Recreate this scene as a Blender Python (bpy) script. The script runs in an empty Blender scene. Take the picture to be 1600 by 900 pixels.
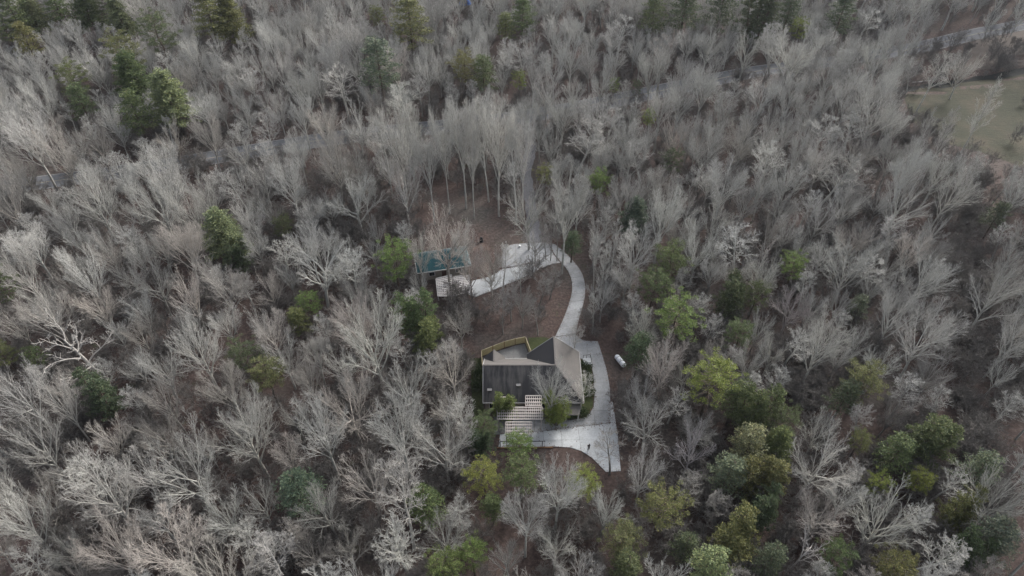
import bpy, bmesh, math, random
import numpy as np
from mathutils import Vector, Matrix
R = math.radians
rnd = random.Random(7)
scene = bpy.context.scene
C = bpy.data.collections.new("place"); scene.collection.children.link(C)

# ---------------------------------------------------------------- camera
CAM_H, PITCH, FPX = 105.0, R(44), 1600 / 36 * 24
cam = bpy.data.cameras.new("camera"); cam.lens = 24; cam.sensor_width = 36
cam.clip_start = 1; cam.clip_end = 9000
co = bpy.data.objects.new("camera", cam); C.objects.link(co)
co.location = (0, 0, CAM_H); co.rotation_euler = (R(90) - PITCH, 0, 0)
scene.camera = co
# ---------------------------------------------------------------- sky, sun, exposure
SUN_EL, SUN_AZ = R(34), R(38)          # azimuth measured from +Y (north) towards +X
w = bpy.data.worlds.new("World"); scene.world = w; w.use_nodes = True
nt = w.node_tree; bg = nt.nodes["Background"]
sky = nt.nodes.new("ShaderNodeTexSky"); sky.sky_type = 'NISHITA'; sky.sun_disc = False
sky.sun_elevation = SUN_EL; sky.sun_rotation = SUN_AZ
sky.air_density = 1.0; sky.dust_density = 4.0; sky.ozone_density = 1.0
hs = nt.nodes.new("ShaderNodeHueSaturation"); hs.inputs["Saturation"].default_value = 0.42
nt.links.new(sky.outputs[0], hs.inputs["Color"]); nt.links.new(hs.outputs[0], bg.inputs[0])
bg.inputs[1].default_value = 0.11
sl = bpy.data.lights.new("sun", 'SUN'); sl.energy = 1.3; sl.angle = R(14); sl.color = (1, .975, .94)
so = bpy.data.objects.new("sun", sl); C.objects.link(so)
sd = Vector((math.sin(SUN_AZ) * math.cos(SUN_EL), math.cos(SUN_AZ) * math.cos(SUN_EL), math.sin(SUN_EL)))
so.rotation_euler = (-sd).to_track_quat('-Z', 'Y').to_euler(); so.location = (60, 60, 150)
scene.view_settings.view_transform = 'Standard'; scene.view_settings.look = 'None'
scene.view_settings.exposure = 1.42; scene.view_settings.gamma = 1
scene.render.engine = 'CYCLES'
scene.cycles.max_bounces = 5; scene.cycles.diffuse_bounces = 3

# ---------------------------------------------------------------- helpers
def tag(o, label=None, cat=None, group=None, kind=None):
    if label: o['label'] = label
    if cat: o['category'] = cat
    if group: o['group'] = group
    if kind: o['kind'] = kind
    return o
def link(name, me, parent=None, loc=None):
    o = bpy.data.objects.new(name, me); C.objects.link(o)
    if parent is not None: o.parent = parent
    if loc is not None: o.location = loc
    return o
def empty(name, loc=(0, 0, 0), rz=0, label=None, cat=None, group=None):
    o = bpy.data.objects.new(name, None); C.objects.link(o)
    o.location = loc; o.rotation_euler = (0, 0, rz); o.empty_display_size = .5
    return tag(o, label, cat, group)
class MB:
    def __init__(s): s.v = []; s.f = []
    def add(s, vs, fs):
        n = len(s.v); s.v += [tuple(v) for v in vs]; s.f += [tuple(i + n for i in f) for f in fs]; return s
    def box(s, x0, x1, y0, y1, z0, z1):
        return s.add([(x0,y0,z0),(x1,y0,z0),(x1,y1,z0),(x0,y1,z0),(x0,y0,z1),(x1,y0,z1),(x1,y1,z1),(x0,y1,z1)],
              [(0,3,2,1),(4,5,6,7),(0,1,5,4),(1,2,6,5),(2,3,7,6),(3,0,4,7)])
    def bar(s, a, b, wd, hg):
        a = Vector(a); b = Vector(b); d = (b - a).normalized()
        up = Vector((0,0,1)) if abs(d.z) < .95 else Vector((0,1,0))
        sx = d.cross(up).normalized() * wd / 2; sz = sx.cross(d).normalized() * hg / 2
        vs = [a-sx-sz, a+sx-sz, a+sx+sz, a-sx+sz, b-sx-sz, b+sx-sz, b+sx+sz, b-sx+sz]
        return s.add(vs, [(0,1,2,3),(7,6,5,4),(0,4,5,1),(1,5,6,2),(2,6,7,3),(3,7,4,0)])
    def chain(s, pts, rad, k=6, cap=True):
        pts = [Vector(p) for p in pts]; n0 = len(s.v)
        for i, p in enumerate(pts):
            d = (pts[min(i+1, len(pts)-1)] - pts[max(i-1, 0)])
            d = d.normalized() if d.length > 1e-6 else Vector((0,0,1))
            ref = Vector((1, .13, 0)) if abs(d.x) < .8 else Vector((0, 1, .2))
            a = d.cross(ref).normalized(); b = d.cross(a)
            for j in range(k):
                t = 2 * math.pi * j / k; q = p + (a * math.cos(t) + b * math.sin(t)) * rad[i]
                s.v.append((q.x, q.y, q.z))
        for i in range(len(pts) - 1):
            for j in range(k):
                j2 = (j + 1) % k; A = n0 + i*k; B = A + k
                s.f.append((A+j, A+j2, B+j2, B+j))
        if cap:
            s.f.append(tuple(n0 + (len(pts)-1)*k + j for j in range(k))); s.f.append(tuple(n0 + k-1-j for j in range(k)))
        return s
    def mesh(s, name, mat, smooth=False):
        me = bpy.data.meshes.new(name); me.from_pydata(s.v, [], s.f)
        if mat: me.materials.append(mat)
        if smooth: me.polygons.foreach_set("use_smooth", [True] * len(me.polygons))
        me.update(); return me
    def build(s, name, mat, parent=None, smooth=False, loc=None):
        return link(name, s.mesh(name, mat, smooth), parent, loc)
def sstep(a, b, x):
    t = min(1, max(0, (x - a) / (b - a))); return t * t * (3 - 2 * t)

# pixel of the 1600x900 photograph -> point of the place at height z
def at(px, py, z=0.0):
    u = (px - 800) / FPX; v = (450 - py) / FPX
    t = (CAM_H - z) / (math.sin(PITCH) - v * math.cos(PITCH))
    return Vector((u * t, t * (math.cos(PITCH) + v * math.sin(PITCH)), z))
def depth(px, py, z=0.0):
    v = (450 - py) / FPX; return (CAM_H - z) / (math.sin(PITCH) - v * math.cos(PITCH))
def proj(x, y, z):
    dz = z - CAM_H; t = y * math.cos(PITCH) - dz * math.sin(PITCH)
    if t < 1: return (-9999, -9999, t)
    return (800 + x / t * FPX, 450 - (y * math.sin(PITCH) + dz * math.cos(PITCH)) / t * FPX, t)
def inpoly(x, y, P):
    c = False; j = len(P) - 1
    for i in range(len(P)):
        if (P[i][1] > y) != (P[j][1] > y) and x < (P[j][0]-P[i][0]) * (y-P[i][1]) / (P[j][1]-P[i][1]) + P[i][0]: c = not c
        j = i
    return c
creek_px = [(1390,131),(1430,127),(1480,122),(1530,117),(1580,110),(1640,104),(1720,98)]
creek_w = [at(*p) for p in creek_px]
def segd(x, y, pts):
    best = 1e9
    for a, b in zip(pts, pts[1:]):
        dx, dy = b.x-a.x, b.y-a.y; t = max(0, min(1, ((x-a.x)*dx + (y-a.y)*dy) / (dx*dx+dy*dy)))
        best = min(best, math.hypot(x-a.x-t*dx, y-a.y-t*dy))
    return best
def terr(x, y):
    d = math.hypot((x - 2) / 1.0, (y - 95) / 1.0); m = sstep(52, 90, d)
    z = m * (1.5 * math.sin(x / 31 + 1.3) * math.cos(y / 37) + 1.1 * math.sin((x + y) / 23 + 2) )
    if x > 90 and y > 150:
        c = segd(x, y, creek_w); z -= 1.3 * math.exp(-(c / 3.5) ** 2)
    return z
def atg(px, py, dz=0.0):
    z = 0
    for _ in range(6): p = at(px, py, z); z = terr(p.x, p.y)
    p = at(px, py, z); p.z = z + dz; return p

# ---------------------------------------------------------------- materials
def new_mat(name):
    m = bpy.data.materials.new(name); m.use_nodes = True
    b = m.node_tree.nodes["Principled BSDF"]; b.inputs["Specular IOR Level"].default_value = 0.25
    return m, m.node_tree, b
def ramp(nt, src, stops):
    r = nt.nodes.new("ShaderNodeValToRGB"); el = r.color_ramp.elements
    while len(el) < len(stops): el.new(.5)
    for e, (p, c) in zip(el, stops): e.position = p; e.color = (*c, 1)
    nt.links.new(src, r.inputs[0]); return r.outputs[0]
def noise(nt, scale, detail=6, rough=.6, sc=None):
    tc = nt.nodes.new("ShaderNodeTexCoord"); out = tc.outputs["Object"]
    if sc:
        mp = nt.nodes.new("ShaderNodeMapping"); mp.inputs["Scale"].default_value = sc
        nt.links.new(out, mp.inputs[0]); out = mp.outputs[0]
    n = nt.nodes.new("ShaderNodeTexNoise"); n.inputs["Scale"].default_value = scale
    n.inputs["Detail"].default_value = detail; n.inputs["Roughness"].default_value = rough
    nt.links.new(out, n.inputs["Vector"]); return n.outputs[0]
def mixc(nt, a, b, f=.5, mode='MIX'):
    m = nt.nodes.new("ShaderNodeMix"); m.data_type = 'RGBA'; m.blend_type = mode
    for k, s in ((0, f), (6, a), (7, b)):
        if isinstance(s, (int, float)): m.inputs[k].default_value = s
        elif isinstance(s, tuple): m.inputs[k].default_value = (*s, 1)
        else: nt.links.new(s, m.inputs[k])
    return m.outputs[2]
def bump(nt, b, src, strength, dist=.05):
    n = nt.nodes.new("ShaderNodeBump"); n.inputs["Strength"].default_value = strength; n.inputs["Distance"].default_value = dist
    nt.links.new(src, n.inputs["Height"]); nt.links.new(n.outputs[0], b.inputs["Normal"])
def simple(name, c1, c2=None, scale=4, rough=.8, metal=0, detail=5, sc=None, bmp=0):
    m, nt, b = new_mat(name); c2 = c2 or tuple(x * .75 for x in c1)
    n = noise(nt, scale, detail, .6, sc)
    nt.links.new(ramp(nt, n, [(.3, c2), (.7, c1)]), b.inputs["Base Color"])
    b.inputs["Roughness"].default_value = rough; b.inputs["Metallic"].default_value = metal
    if bmp: bump(nt, b, n, bmp)
    return m
M = {}
# leaf litter
m, nt, b = new_mat("leaf_litter")
n1 = noise(nt, .05, 5, .6); n2 = noise(nt, 1.6, 8, .75); n3 = noise(nt, .35, 5, .7)
cA = ramp(nt, n2, [(.28, (.026,.019,.017)), (.5, (.068,.048,.042)), (.72, (.145,.105,.091))])
cB = ramp(nt, n2, [(.28, (.028,.025,.022)), (.5, (.064,.057,.051)), (.75, (.135,.12,.108))])
cc = mixc(nt, cA, cB, ramp(nt, n1, [(.50, (0,0,0)), (.66, (1,1,1))]))
g = mixc(nt, cc, (.045,.058,.022), ramp(nt, n3, [(.60, (0,0,0)), (.72, (.7,.7,.7))]))
nt.links.new(g, b.inputs["Base Color"]); b.inputs["Roughness"].default_value = .95; bump(nt, b, n2, .8, .15)
M['litter'] = m
# meadow
m, nt, b = new_mat("meadow_grass")
n1 = noise(nt, .10, 4, .6); n2 = noise(nt, .5, 8, .8, (1, 2.6, 1))
c = ramp(nt, n2, [(.3, (.022,.025,.015)), (.7, (.056,.056,.034))])
c = mixc(nt, c, (.085,.070,.048), ramp(nt, n1, [(.45, (0,0,0)), (.7, (.75,.75,.75))]))
n3 = noise(nt, 2.2, 6, .8); c = mixc(nt, c, ramp(nt, n3, [(.35, (.6,.6,.6)), (.65, (1.2,1.2,1.2))]), 1, 'MULTIPLY')
nt.links.new(c, b.inputs["Base Color"]); b.inputs["Roughness"].default_value = .95; bump(nt, b, n2, .9, .3); M['meadow'] = m
# concrete
def concrete(name, c1, c2):
    m, nt, b = new_mat(name)
    n1 = noise(nt, .45, 6, .65); n2 = noise(nt, 5, 6, .7)
    c = ramp(nt, n1, [(.3, c2), (.7, c1)]); c = mixc(nt, c, ramp(nt, n2, [(.3, (.7,.7,.7)), (.7, (1.1,1.1,1.1))]), 1, 'MULTIPLY')
    oi = nt.nodes.new("ShaderNodeObjectInfo"); c = mixc(nt, c, ramp(nt, oi.outputs["Random"], [(0, (.88,.88,.88)), (1, (1.08,1.08,1.08))]), 1, 'MULTIPLY')
    nt.links.new(c, b.inputs["Base Color"]); b.inputs["Roughness"].default_value = .85; return m
M['concrete'] = concrete("concrete", (.37,.38,.385), (.25,.255,.26))
M['new_concrete'] = concrete("pale_concrete", (.55,.57,.58), (.42,.435,.44))
M['patio_concrete'] = concrete("patio_concrete", (.24,.24,.235), (.15,.15,.145))
M['gravel'] = simple("gravel", (.20,.20,.21), (.08,.08,.085), 3.5, .95, detail=8)
M['asphalt'] = simple("asphalt", (.135,.14,.15), (.085,.088,.095), .6, .9, detail=8)
M['paint'] = simple("road_paint", (.36,.36,.34), (.2,.2,.19), 2)
M['yellow_paint'] = simple("yellow_road_paint", (.34,.31,.22), (.2,.18,.13), 2)
# bark
def bark(name, c1, c2, c3):
    m, nt, b = new_mat(name)
    oi = nt.nodes.new("ShaderNodeObjectInfo"); n = noise(nt, 1.2, 4, .7)
    c = ramp(nt, oi.outputs["Random"], [(0, c1), (.5, c2), (1, c3)])
    c = mixc(nt, c, ramp(nt, n, [(.3, (.62,.62,.62)), (.68, (1.15,1.15,1.15))]), 1, 'MULTIPLY')
    c = mixc(nt, c, oi.outputs["Color"], 1, 'MULTIPLY')
    nt.links.new(c, b.inputs["Base Color"]); b.inputs["Roughness"].default_value = .9; return m
M['bark'] = bark("grey_bark", (.37,.365,.335), (.45,.445,.41), (.35,.34,.315))
M['twig'] = bark("twig_bark", (.42,.415,.39), (.48,.475,.445), (.37,.36,.34))
M['dead'] = bark("bleached_wood", (.47,.45,.42), (.50,.475,.44), (.46,.435,.405))
M['brown_bark'] = simple("pine_bark", (.13,.10,.08), (.06,.045,.035), 3)
M['brush'] = bark("brush_twigs", (.155,.145,.135), (.185,.172,.16), (.14,.13,.122))
m, nt, b = new_mat("foliage")
oi = nt.nodes.new("ShaderNodeObjectInfo"); ge = nt.nodes.new("ShaderNodeNewGeometry")
c = mixc(nt, oi.outputs["Color"], ramp(nt, ge.outputs["Random Per Island"], [(0, (.55,.6,.6)), (.5, (.95,1,.95)), (1, (1.5,1.4,1.15))]), 1, 'MULTIPLY')
nt.links.new(c, b.inputs["Base Color"]); b.inputs["Roughness"].default_value = .7
tr = nt.nodes.new("ShaderNodeBsdfTranslucent"); ms = nt.nodes.new("ShaderNodeMixShader"); ms.inputs[0].default_value = .25
nt.links.new(c, tr.inputs[0]); nt.links.new(b.outputs[0], ms.inputs[1]); nt.links.new(tr.outputs[0], ms.inputs[2])
nt.links.new(ms.outputs[0], nt.nodes["Material Output"].inputs[0]); M['foliage'] = m
# shingles: plain, the algae streaked slope, and left-facing slopes with painted shade
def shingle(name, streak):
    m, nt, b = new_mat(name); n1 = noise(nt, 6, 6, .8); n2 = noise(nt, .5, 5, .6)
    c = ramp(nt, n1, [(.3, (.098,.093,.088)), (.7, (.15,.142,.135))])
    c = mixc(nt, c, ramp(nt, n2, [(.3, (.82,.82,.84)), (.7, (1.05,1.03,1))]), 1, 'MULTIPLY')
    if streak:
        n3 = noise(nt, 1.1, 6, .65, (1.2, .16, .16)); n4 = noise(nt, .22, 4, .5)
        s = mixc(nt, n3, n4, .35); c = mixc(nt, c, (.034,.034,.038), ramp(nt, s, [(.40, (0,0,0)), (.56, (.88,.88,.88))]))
    nt.links.new(c, b.inputs["Base Color"]); b.inputs["Roughness"].default_value = .95
    wv = nt.nodes.new("ShaderNodeTexWave"); wv.bands_direction = 'Z'; wv.inputs["Scale"].default_value = 2.2; wv.inputs["Distortion"].default_value = .4
    tc = nt.nodes.new("ShaderNodeTexCoord"); nt.links.new(tc.outputs["Object"], wv.inputs[0]); bump(nt, b, wv.outputs[1], .3, .03)
    return m
M['shingle'] = shingle("roof_shingles", False); M['stained'] = shingle("algae_streaked_shingles", True); M['shade_painted'] = shingle("shade_painted_shingles", True)
for n_ in M['shade_painted'].node_tree.nodes:  # dark tone spread wider: shade of the left-facing slopes put into the colour
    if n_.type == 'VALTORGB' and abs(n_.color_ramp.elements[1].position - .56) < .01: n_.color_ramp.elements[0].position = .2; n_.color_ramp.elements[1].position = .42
M['white'] = simple("white_trim", (.72,.71,.69), (.55,.54,.52), 3, .5)
M['trim'] = simple('aged_trim', (.36,.35,.34), (.25,.245,.24), 3, .6)
M['white_wood'] = simple("weathered_white_wood", (.46,.425,.40), (.33,.30,.28), 5, .7)
M['siding'] = simple("siding", (.30,.27,.23), (.24,.21,.18), 2, .8)
M['glass'] = simple("window_glass", (.02,.025,.03), (.015,.018,.02), 1, .08)
M['door'] = simple("door_paint", (.10,.05,.04), None, 2, .5)
M['teal'] = simple("teal_metal_roofing", (.028,.105,.120), (.018,.075,.09), .8, .42, .0)
M['fence'] = simple("treated_pine_boards", (.46,.40,.22), (.30,.26,.14), 2.5, .8, sc=(.4, 3, 3))
M['rail_wood'] = simple("pale_fence_rail", (.40,.35,.23), None, 3, .8)
M['black'] = simple("black_metal", (.015,.015,.017), (.01,.01,.01), 2, .5)
M['white_steel'] = simple("white_tank_enamel", (.80,.81,.83), (.68,.69,.72), 1.5, .35)
M['timber'] = simple("edging_timber", (.26,.15,.08), (.12,.07,.04), 3, .9)
M['earth'] = simple("bare_sandy_earth", (.15,.108,.09), (.07,.05,.043), 1.2, .95, detail=8)
M['grass'] = simple("lawn_grass", (.055,.068,.024), (.028,.034,.015), 2.5, .95, detail=8)
M['water'] = simple("creek_water", (.02,.022,.02), (.008,.009,.009), .5, .95)
M['blue'] = simple("blue_tarp", (.10,.26,.75), (.05,.14,.5), 1.5, .5)
M['skin'] = simple("skin", (.5,.32,.24), None, 5, .6)
M['cloth'] = simple("dark_cloth", (.014,.016,.022), (.009,.01,.014), 6, .9)
M['trouser'] = simple("charcoal_trousers", (.03,.034,.042), None, 6, .9)
M['hair'] = simple("dark_hair", (.02,.015,.012), None, 8, .6)
M['stone'] = simple("grey_stone", (.22,.215,.21), (.12,.12,.12), 3, .9)

# ---------------------------------------------------------------- ground, roads, water
xs = [-4000,-1500,-800,-500,-380] + list(np.arange(-300, 300.1, 2.5)) + [380,500,800,1500,4000]
ys = [-1500,-600,-200,-60] + list(np.arange(-20, 345, 2.5)) + [400,520,800,1500,4000]
xs = [float(x) for x in xs]; ys = [float(y) for y in ys]
gv = [(x, y, terr(x, y) if abs(x) < 301 and -21 < y < 346 else terr(x, y) * .3) for y in ys for x in xs]
nx = len(xs); gf = [(j*nx+i, j*nx+i+1, (j+1)*nx+i+1, (j+1)*nx+i) for j in range(len(ys)-1) for i in range(nx-1)]
g = MB(); g.v = gv; g.f = gf; tag(g.build("ground", M['litter'], smooth=True), kind='structure')

def resample(pts, n):
    pts = [Vector(p) for p in pts]; L = [0]
    for a, b in zip(pts, pts[1:]): L.append(L[-1] + (b - a).length)
    out = []
    for k in range(n):
        s = L[-1] * k / (n - 1); i = 0
        while i < len(L) - 2 and L[i+1] < s: i += 1
        t = (s - L[i]) / max(1e-9, L[i+1] - L[i]); out.append(pts[i].lerp(pts[i+1], t))
    return out
def smooth_line(pts, it=3):
    for _ in range(it):
        q = [pts[0]]
        for a, b in zip(pts, pts[1:]): q += [a.lerp(b, .25), a.lerp(b, .75)]
        q.append(pts[-1]); pts = q
    return pts
def ribbon(name, line, width, mat, dz, off=0.0, step=3.0, parent=None, jitter=0.0):
    L = sum((b - a).length for a, b in zip(line, line[1:])); pts = resample(line, max(3, int(L / step)))
    mb = MB(); ncol = 5
    for i, p in enumerate(pts):
        d = pts[min(i+1, len(pts)-1)] - pts[max(i-1, 0)]; d.z = 0; d.normalize(); nrm = Vector((-d.y, d.x, 0))
        for k in range(ncol):
            jj = rnd.uniform(-jitter, jitter) if k in (0, ncol-1) else 0
            q = p + nrm * (off + width * (k / (ncol-1) - .5) + jj); mb.v.append((q.x, q.y, terr(q.x, q.y) + dz))
    for i in range(len(pts)-1):
        for k in range(ncol-1): a = i*ncol+k; mb.f.append((a, a+ncol, a+ncol+1, a+1))
    return mb.build(name, mat, parent)
road_px = [(1760,8),(1600,40),(1520,54),(1445,73),(1340,89),(1200,108),(1110,127),(1000,149),(850,177),(700,198),(520,216),(350,243),(230,262),(80,284),(-120,312)]
road_line = smooth_line([atg(*p) for p in road_px])
rd = tag(ribbon("road", road_line, 7.4, M['asphalt'], .06), kind='structure')
ribbon("centre_line", road_line, .22, M['yellow_paint'], .066, parent=rd)
ribbon("edge_line", road_line, .16, M['paint'], .066, 3.45, parent=rd); ribbon("edge_line", road_line, .16, M['paint'], .066, -3.45, parent=rd)
gd_px = [(820,183),(829,215),(830,238),(822,258),(822,280),(828,310),(832,345),(836,383)]
gdl = smooth_line([atg(*p) for p in gd_px]); tag(ribbon("gravel_driveway", gdl, 3.0, M['gravel'], .05, step=1.5, jitter=.25), kind='structure')
tag(ribbon("creek", smooth_line(creek_w), 3.6, M['water'], .12, step=2, jitter=.4), kind='structure')

def cut_polys(poly, cuts):
    bm = bmesh.new(); vs = [bm.verts.new((p[0], p[1], 0)) for p in poly]; bm.faces.new(vs)
    for (px_, py_), (nx_, ny_) in cuts:
        bmesh.ops.bisect_plane(bm, geom=bm.verts[:]+bm.edges[:]+bm.faces[:], plane_co=(px_, py_, 0), plane_no=(nx_, ny_, 0))
    out = [[(v.co.x, v.co.y) for v in f.verts] for f in bm.faces if f.calc_area() > .02]; bm.free(); return out
def conform(name, poly_px, mat, dz, grid=4.0):
    W = [atg(*p) for p in poly_px]; xs_ = [p.x for p in W]; ys_ = [p.y for p in W]; cuts = []
    x = min(xs_) + grid
    while x < max(xs_): cuts.append(((x, 0), (1, 0))); x += grid
    y = min(ys_) + grid
    while y < max(ys_): cuts.append(((0, y), (0, 1))); y += grid
    mb = MB()
    for f in cut_polys([(p.x, p.y) for p in W], cuts):
        mb.add([(a, b_, terr(a, b_) + dz) for a, b_ in f], [tuple(range(len(f)))])
    return tag(mb.build(name, mat), kind='structure')
conform("meadow", [(1412,150),(1440,136),(1500,129),(1560,121),(1640,112),(1780,104),(1860,300),(1700,290),(1600,262),(1540,240),(1480,225),(1425,190)], M['meadow'], .05)
conform("sandy_field", [(1530,60),(1640,40),(1760,30),(1760,92),(1640,98),(1560,106),(1500,112),(1480,96)], simple("sandy_field_soil", (.13,.11,.095), (.085,.072,.062), .3, .95, detail=8), .03)

# paved slabs: each its own piece under its pavement
def shrink(poly, g=.025):
    cx = sum(p[0] for p in poly)/len(poly); cy = sum(p[1] for p in poly)/len(poly); out = []
    for x, y in poly:
        d = math.hypot(x-cx, y-cy) or 1; out.append((x - (x-cx)/d*g, y - (y-cy)/d*g))
    return out
def slab(parent, poly, mat, top=.12, name="slab"):
    poly = shrink(poly); n = len(poly); mb = MB(); dz = rnd.uniform(-.006, .006)
    mb.add([(x, y, top+dz) for x, y in poly] + [(x, y, -.1) for x, y in poly],
           [tuple(range(n))] + [(i, i+n, (i+1) % n + n, (i+1) % n) for i in range(n)])
    o = mb.build(name, mat, parent); bmx = bmesh.new(); bmx.from_mesh(o.data); bmesh.ops.recalc_face_normals(bmx, faces=bmx.faces[:]); bmx.to_mesh(o.data); bmx.free(); return o
W2 = lambda pts: [(at(*p).x, at(*p).y) for p in pts]
dw = empty("driveway"); tag(dw, kind='structure')
Lpx = [(857,379.5),(866,398),(877.5,411),(888,424),(894,440),(894,458),(887.5,480),(877.5,505),(867,527)]
Rpx = [(868,382.5),(884,396),(895,407.5),(907.5,422.5),(914,440),(915,460),(910,481),(902,508),(899,522)]
LL = resample(smooth_line([at(*p) for p in Lpx], 2), 37); RR = resample(smooth_line([at(*p) for p in Rpx], 2), 37)
for i in range(0, 36, 3):
    poly = [(LL[k].x, LL[k].y) for k in range(i, i+4)] + [(RR[k].x, RR[k].y) for k in range(i+3, i-1, -1)]
    slab(dw, poly, M['concrete'])
body = [(867,527.5),(899,522.5),(903,527),(909,531),(916,533),(934,533.5),(940,552),(948,578),(953,607),(953.5,627),(953.5,662),
        (890,668),(847,674),(820,676),(800,676),(800,655),(856,655),(893,657),(911,654),(922,646),(927.5,636),(929,615.6),(927,584),(922,565),(905,560),(896,560),(896,552),(867,540)]
cuts = [((at(0,y).x, at(900,y).y), (s, 1)) for y, s in ((540,.02),(556,-.12),(577,.03),(598,0),(620,.0),(642,0),(658,0))] + [((at(x,665).x, 0), (1, 0)) for x in (835,868,900,930)]
for f in cut_polys(W2(body), cuts): slab(dw, f, M['concrete'])
lowr = [(953.8,628),(957,627),(965,679),(970,736.5),(947,738),(937,728),(925,715.5),(908,705),(890,699.5),(864,698),(847,698.5),(820,699),(779,699.5),(781,679.5),(800,676.3),(820,676.3),(847,674.3),(890,668.3),(953.7,662.3)]
cuts = [((0, at(900,y).y), (0, 1)) for y in (663,688,712)] + [((at(x,690).x, 0), (1, .05)) for x in (805,830,855,880,908,936)]
for f in cut_polys(W2(lowr), cuts): slab(dw, f, M['new_concrete'], .125)
ul = empty("parking_pad"); tag(ul, kind='structure')
padp = [(784,404),(786,390),(800,382),(825,380),(856,379.5),(865,398),(876,411),(862,413),(843,420.5),(832,410),(806,416.5),(784,419)]
cuts = [((0, at(820,y).y), (.1, 1)) for y in (392,404)] + [((at(x,400).x, 0), (1, 0)) for x in (785,806,832,853)]
for f in cut_polys(W2(padp), cuts): slab(ul, f, M['gravel'] if 0 else M['concrete'], .10)
wk = empty("walkway"); tag(wk, kind='structure')
wp = [(833,411.5),(843,421),(810,437),(777,451),(742,465),(729,459),(730,441),(765,433),(785,421),(806,417.5)]
cuts = [((at(x,430).x, at(x,430).y), (1, .25)) for x in (755,770,786,802,818)]
for f in cut_polys(W2(wp), cuts): slab(wk, f, M['new_concrete'], .14)
def patch(name, pts, mat, dz, label=None):
    o = conform(name, pts, mat, dz, 2.0); return o
patch("sandy_earth", [(722,455),(730,457),(742,465),(738,469),(722,470),(712,466)], M['earth'], .05)
patch("bare_earth", [(744,384),(752,379),(763,383),(767,389),(756,393),(742,394),(737,390)], M['earth'], .03)
patch("lawn", [(825,528),(850,527),(862,530),(852,540),(836,552),(829,549)], M['grass'], .05)
patch("garden_bed", [(906,561),(921,566),(926,585),(928,616),(926,636),(921,645),(910,652),(893,655),(857,653),(858,640),(903,632)], M['grass'], .04)
patch("side_lawn", [(735,560),(754,560),(756,640),(745,660),(738,640)], M['grass'], .04)

# ---------------------------------------------------------------- house
X0, X1, YF, YR, YB = -5.3, 13.1, 75.25, 80.4, 85.7
EZ, RZ = 3.2, 7.7; WX, WY = 8.0, 87.4; WL = 2.9
house = empty("house", (0, 0, 0), 0, "large single-storey house with grey shingle roof, streaked black on its front slope", "house")
def slope(name, pts, mat, parent, th=.14):
    a = [Vector(p) for p in pts]; n = (a[1]-a[0]).cross(a[2]-a[0]).normalized()
    if n.z < 0: a.reverse(); n = -n
    k = len(a); mb = MB(); mb.add(a + [p - Vector((0,0,th)) for p in a], [tuple(range(k)), tuple(reversed(range(k, 2*k)))] + [(i, i+k, (i+1) % k + k, (i+1) % k)for i in range(k)])
    return mb.build(name, mat, parent)
roof = empty("roof"); roof.parent = house
hipc = (X1, YF, EZ)
slope("front_slope", [(X0,YF,EZ), hipc, (WX,YR,RZ), (X0,YR,RZ)], M['stained'], roof)
slope("back_slope", [(X0,YR,RZ),(WX,YR,RZ),(WL,YB,EZ),(X0,YB,EZ)], M['shingle'], roof)
slope("side_slope", [(WX,YR,RZ), hipc, (X1,WY,EZ),(WX,WY-.0,RZ)], M['shingle'], roof)
slope("wing_slope", [(WX,YR,RZ),(WX,WY,RZ),(WL,WY-.6,EZ),(WL,YB,EZ)], M['shade_painted'], roof)
# small rear gable
gx, gz = -3.45, 5.35; hw = 2.1; gy = 86.1
yv = YB - (gz-EZ)/(RZ-EZ)*(YB-YR)
slope("gable_slope", [(gx,yv,gz+.02),(gx-hw,YB,EZ+.02),(gx-hw,gy,EZ+.02),(gx,gy,gz+.02)], M['shade_painted'], roof)
slope("gable_slope", [(gx,yv,gz+.02),(gx,gy,gz+.02),(gx+hw,gy,EZ+.02),(gx+hw,YB,EZ+.02)], M['shingle'], roof)
for a, b in (((X0,YR,RZ+.03),(WX,YR,RZ+.03)), ((WX,YR,RZ+.03),(WX,WY,RZ+.03)), ((WX,YR,RZ+.03),(X1,YF,EZ+.03)), ((gx,yv,gz+.05),(gx,gy,gz+.05))):
    MB().bar(a, b, .28, .05).build("ridge_cap", simple("ridge_shingle", (.12,.11,.105), None, 6), roof)
for a, b in (((X0-.05,YF-.07,EZ-.06),(X1+.05,YF-.07,EZ-.06)), ((X1+.07,YF,EZ-.06),(X1+.07,WY,EZ-.06)), ((X0,YB+.07,EZ-.06),(WL,YB+.07,EZ-.06)), ((X0-.03,YF,EZ-.02),(X0-.03,YR,RZ-.02)),((X0-.03,YR,RZ-.02),(X0-.03,YB,EZ-.02)),
             ((WL,WY-.55,EZ-.02),(WX,WY+.03,RZ-.02)), ((WX,WY+.03,RZ-.02),(X1,WY+.03,EZ-.02))):
    MB().bar(a, b, .13, .15).build("gutter", M['trim'], roof)
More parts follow.
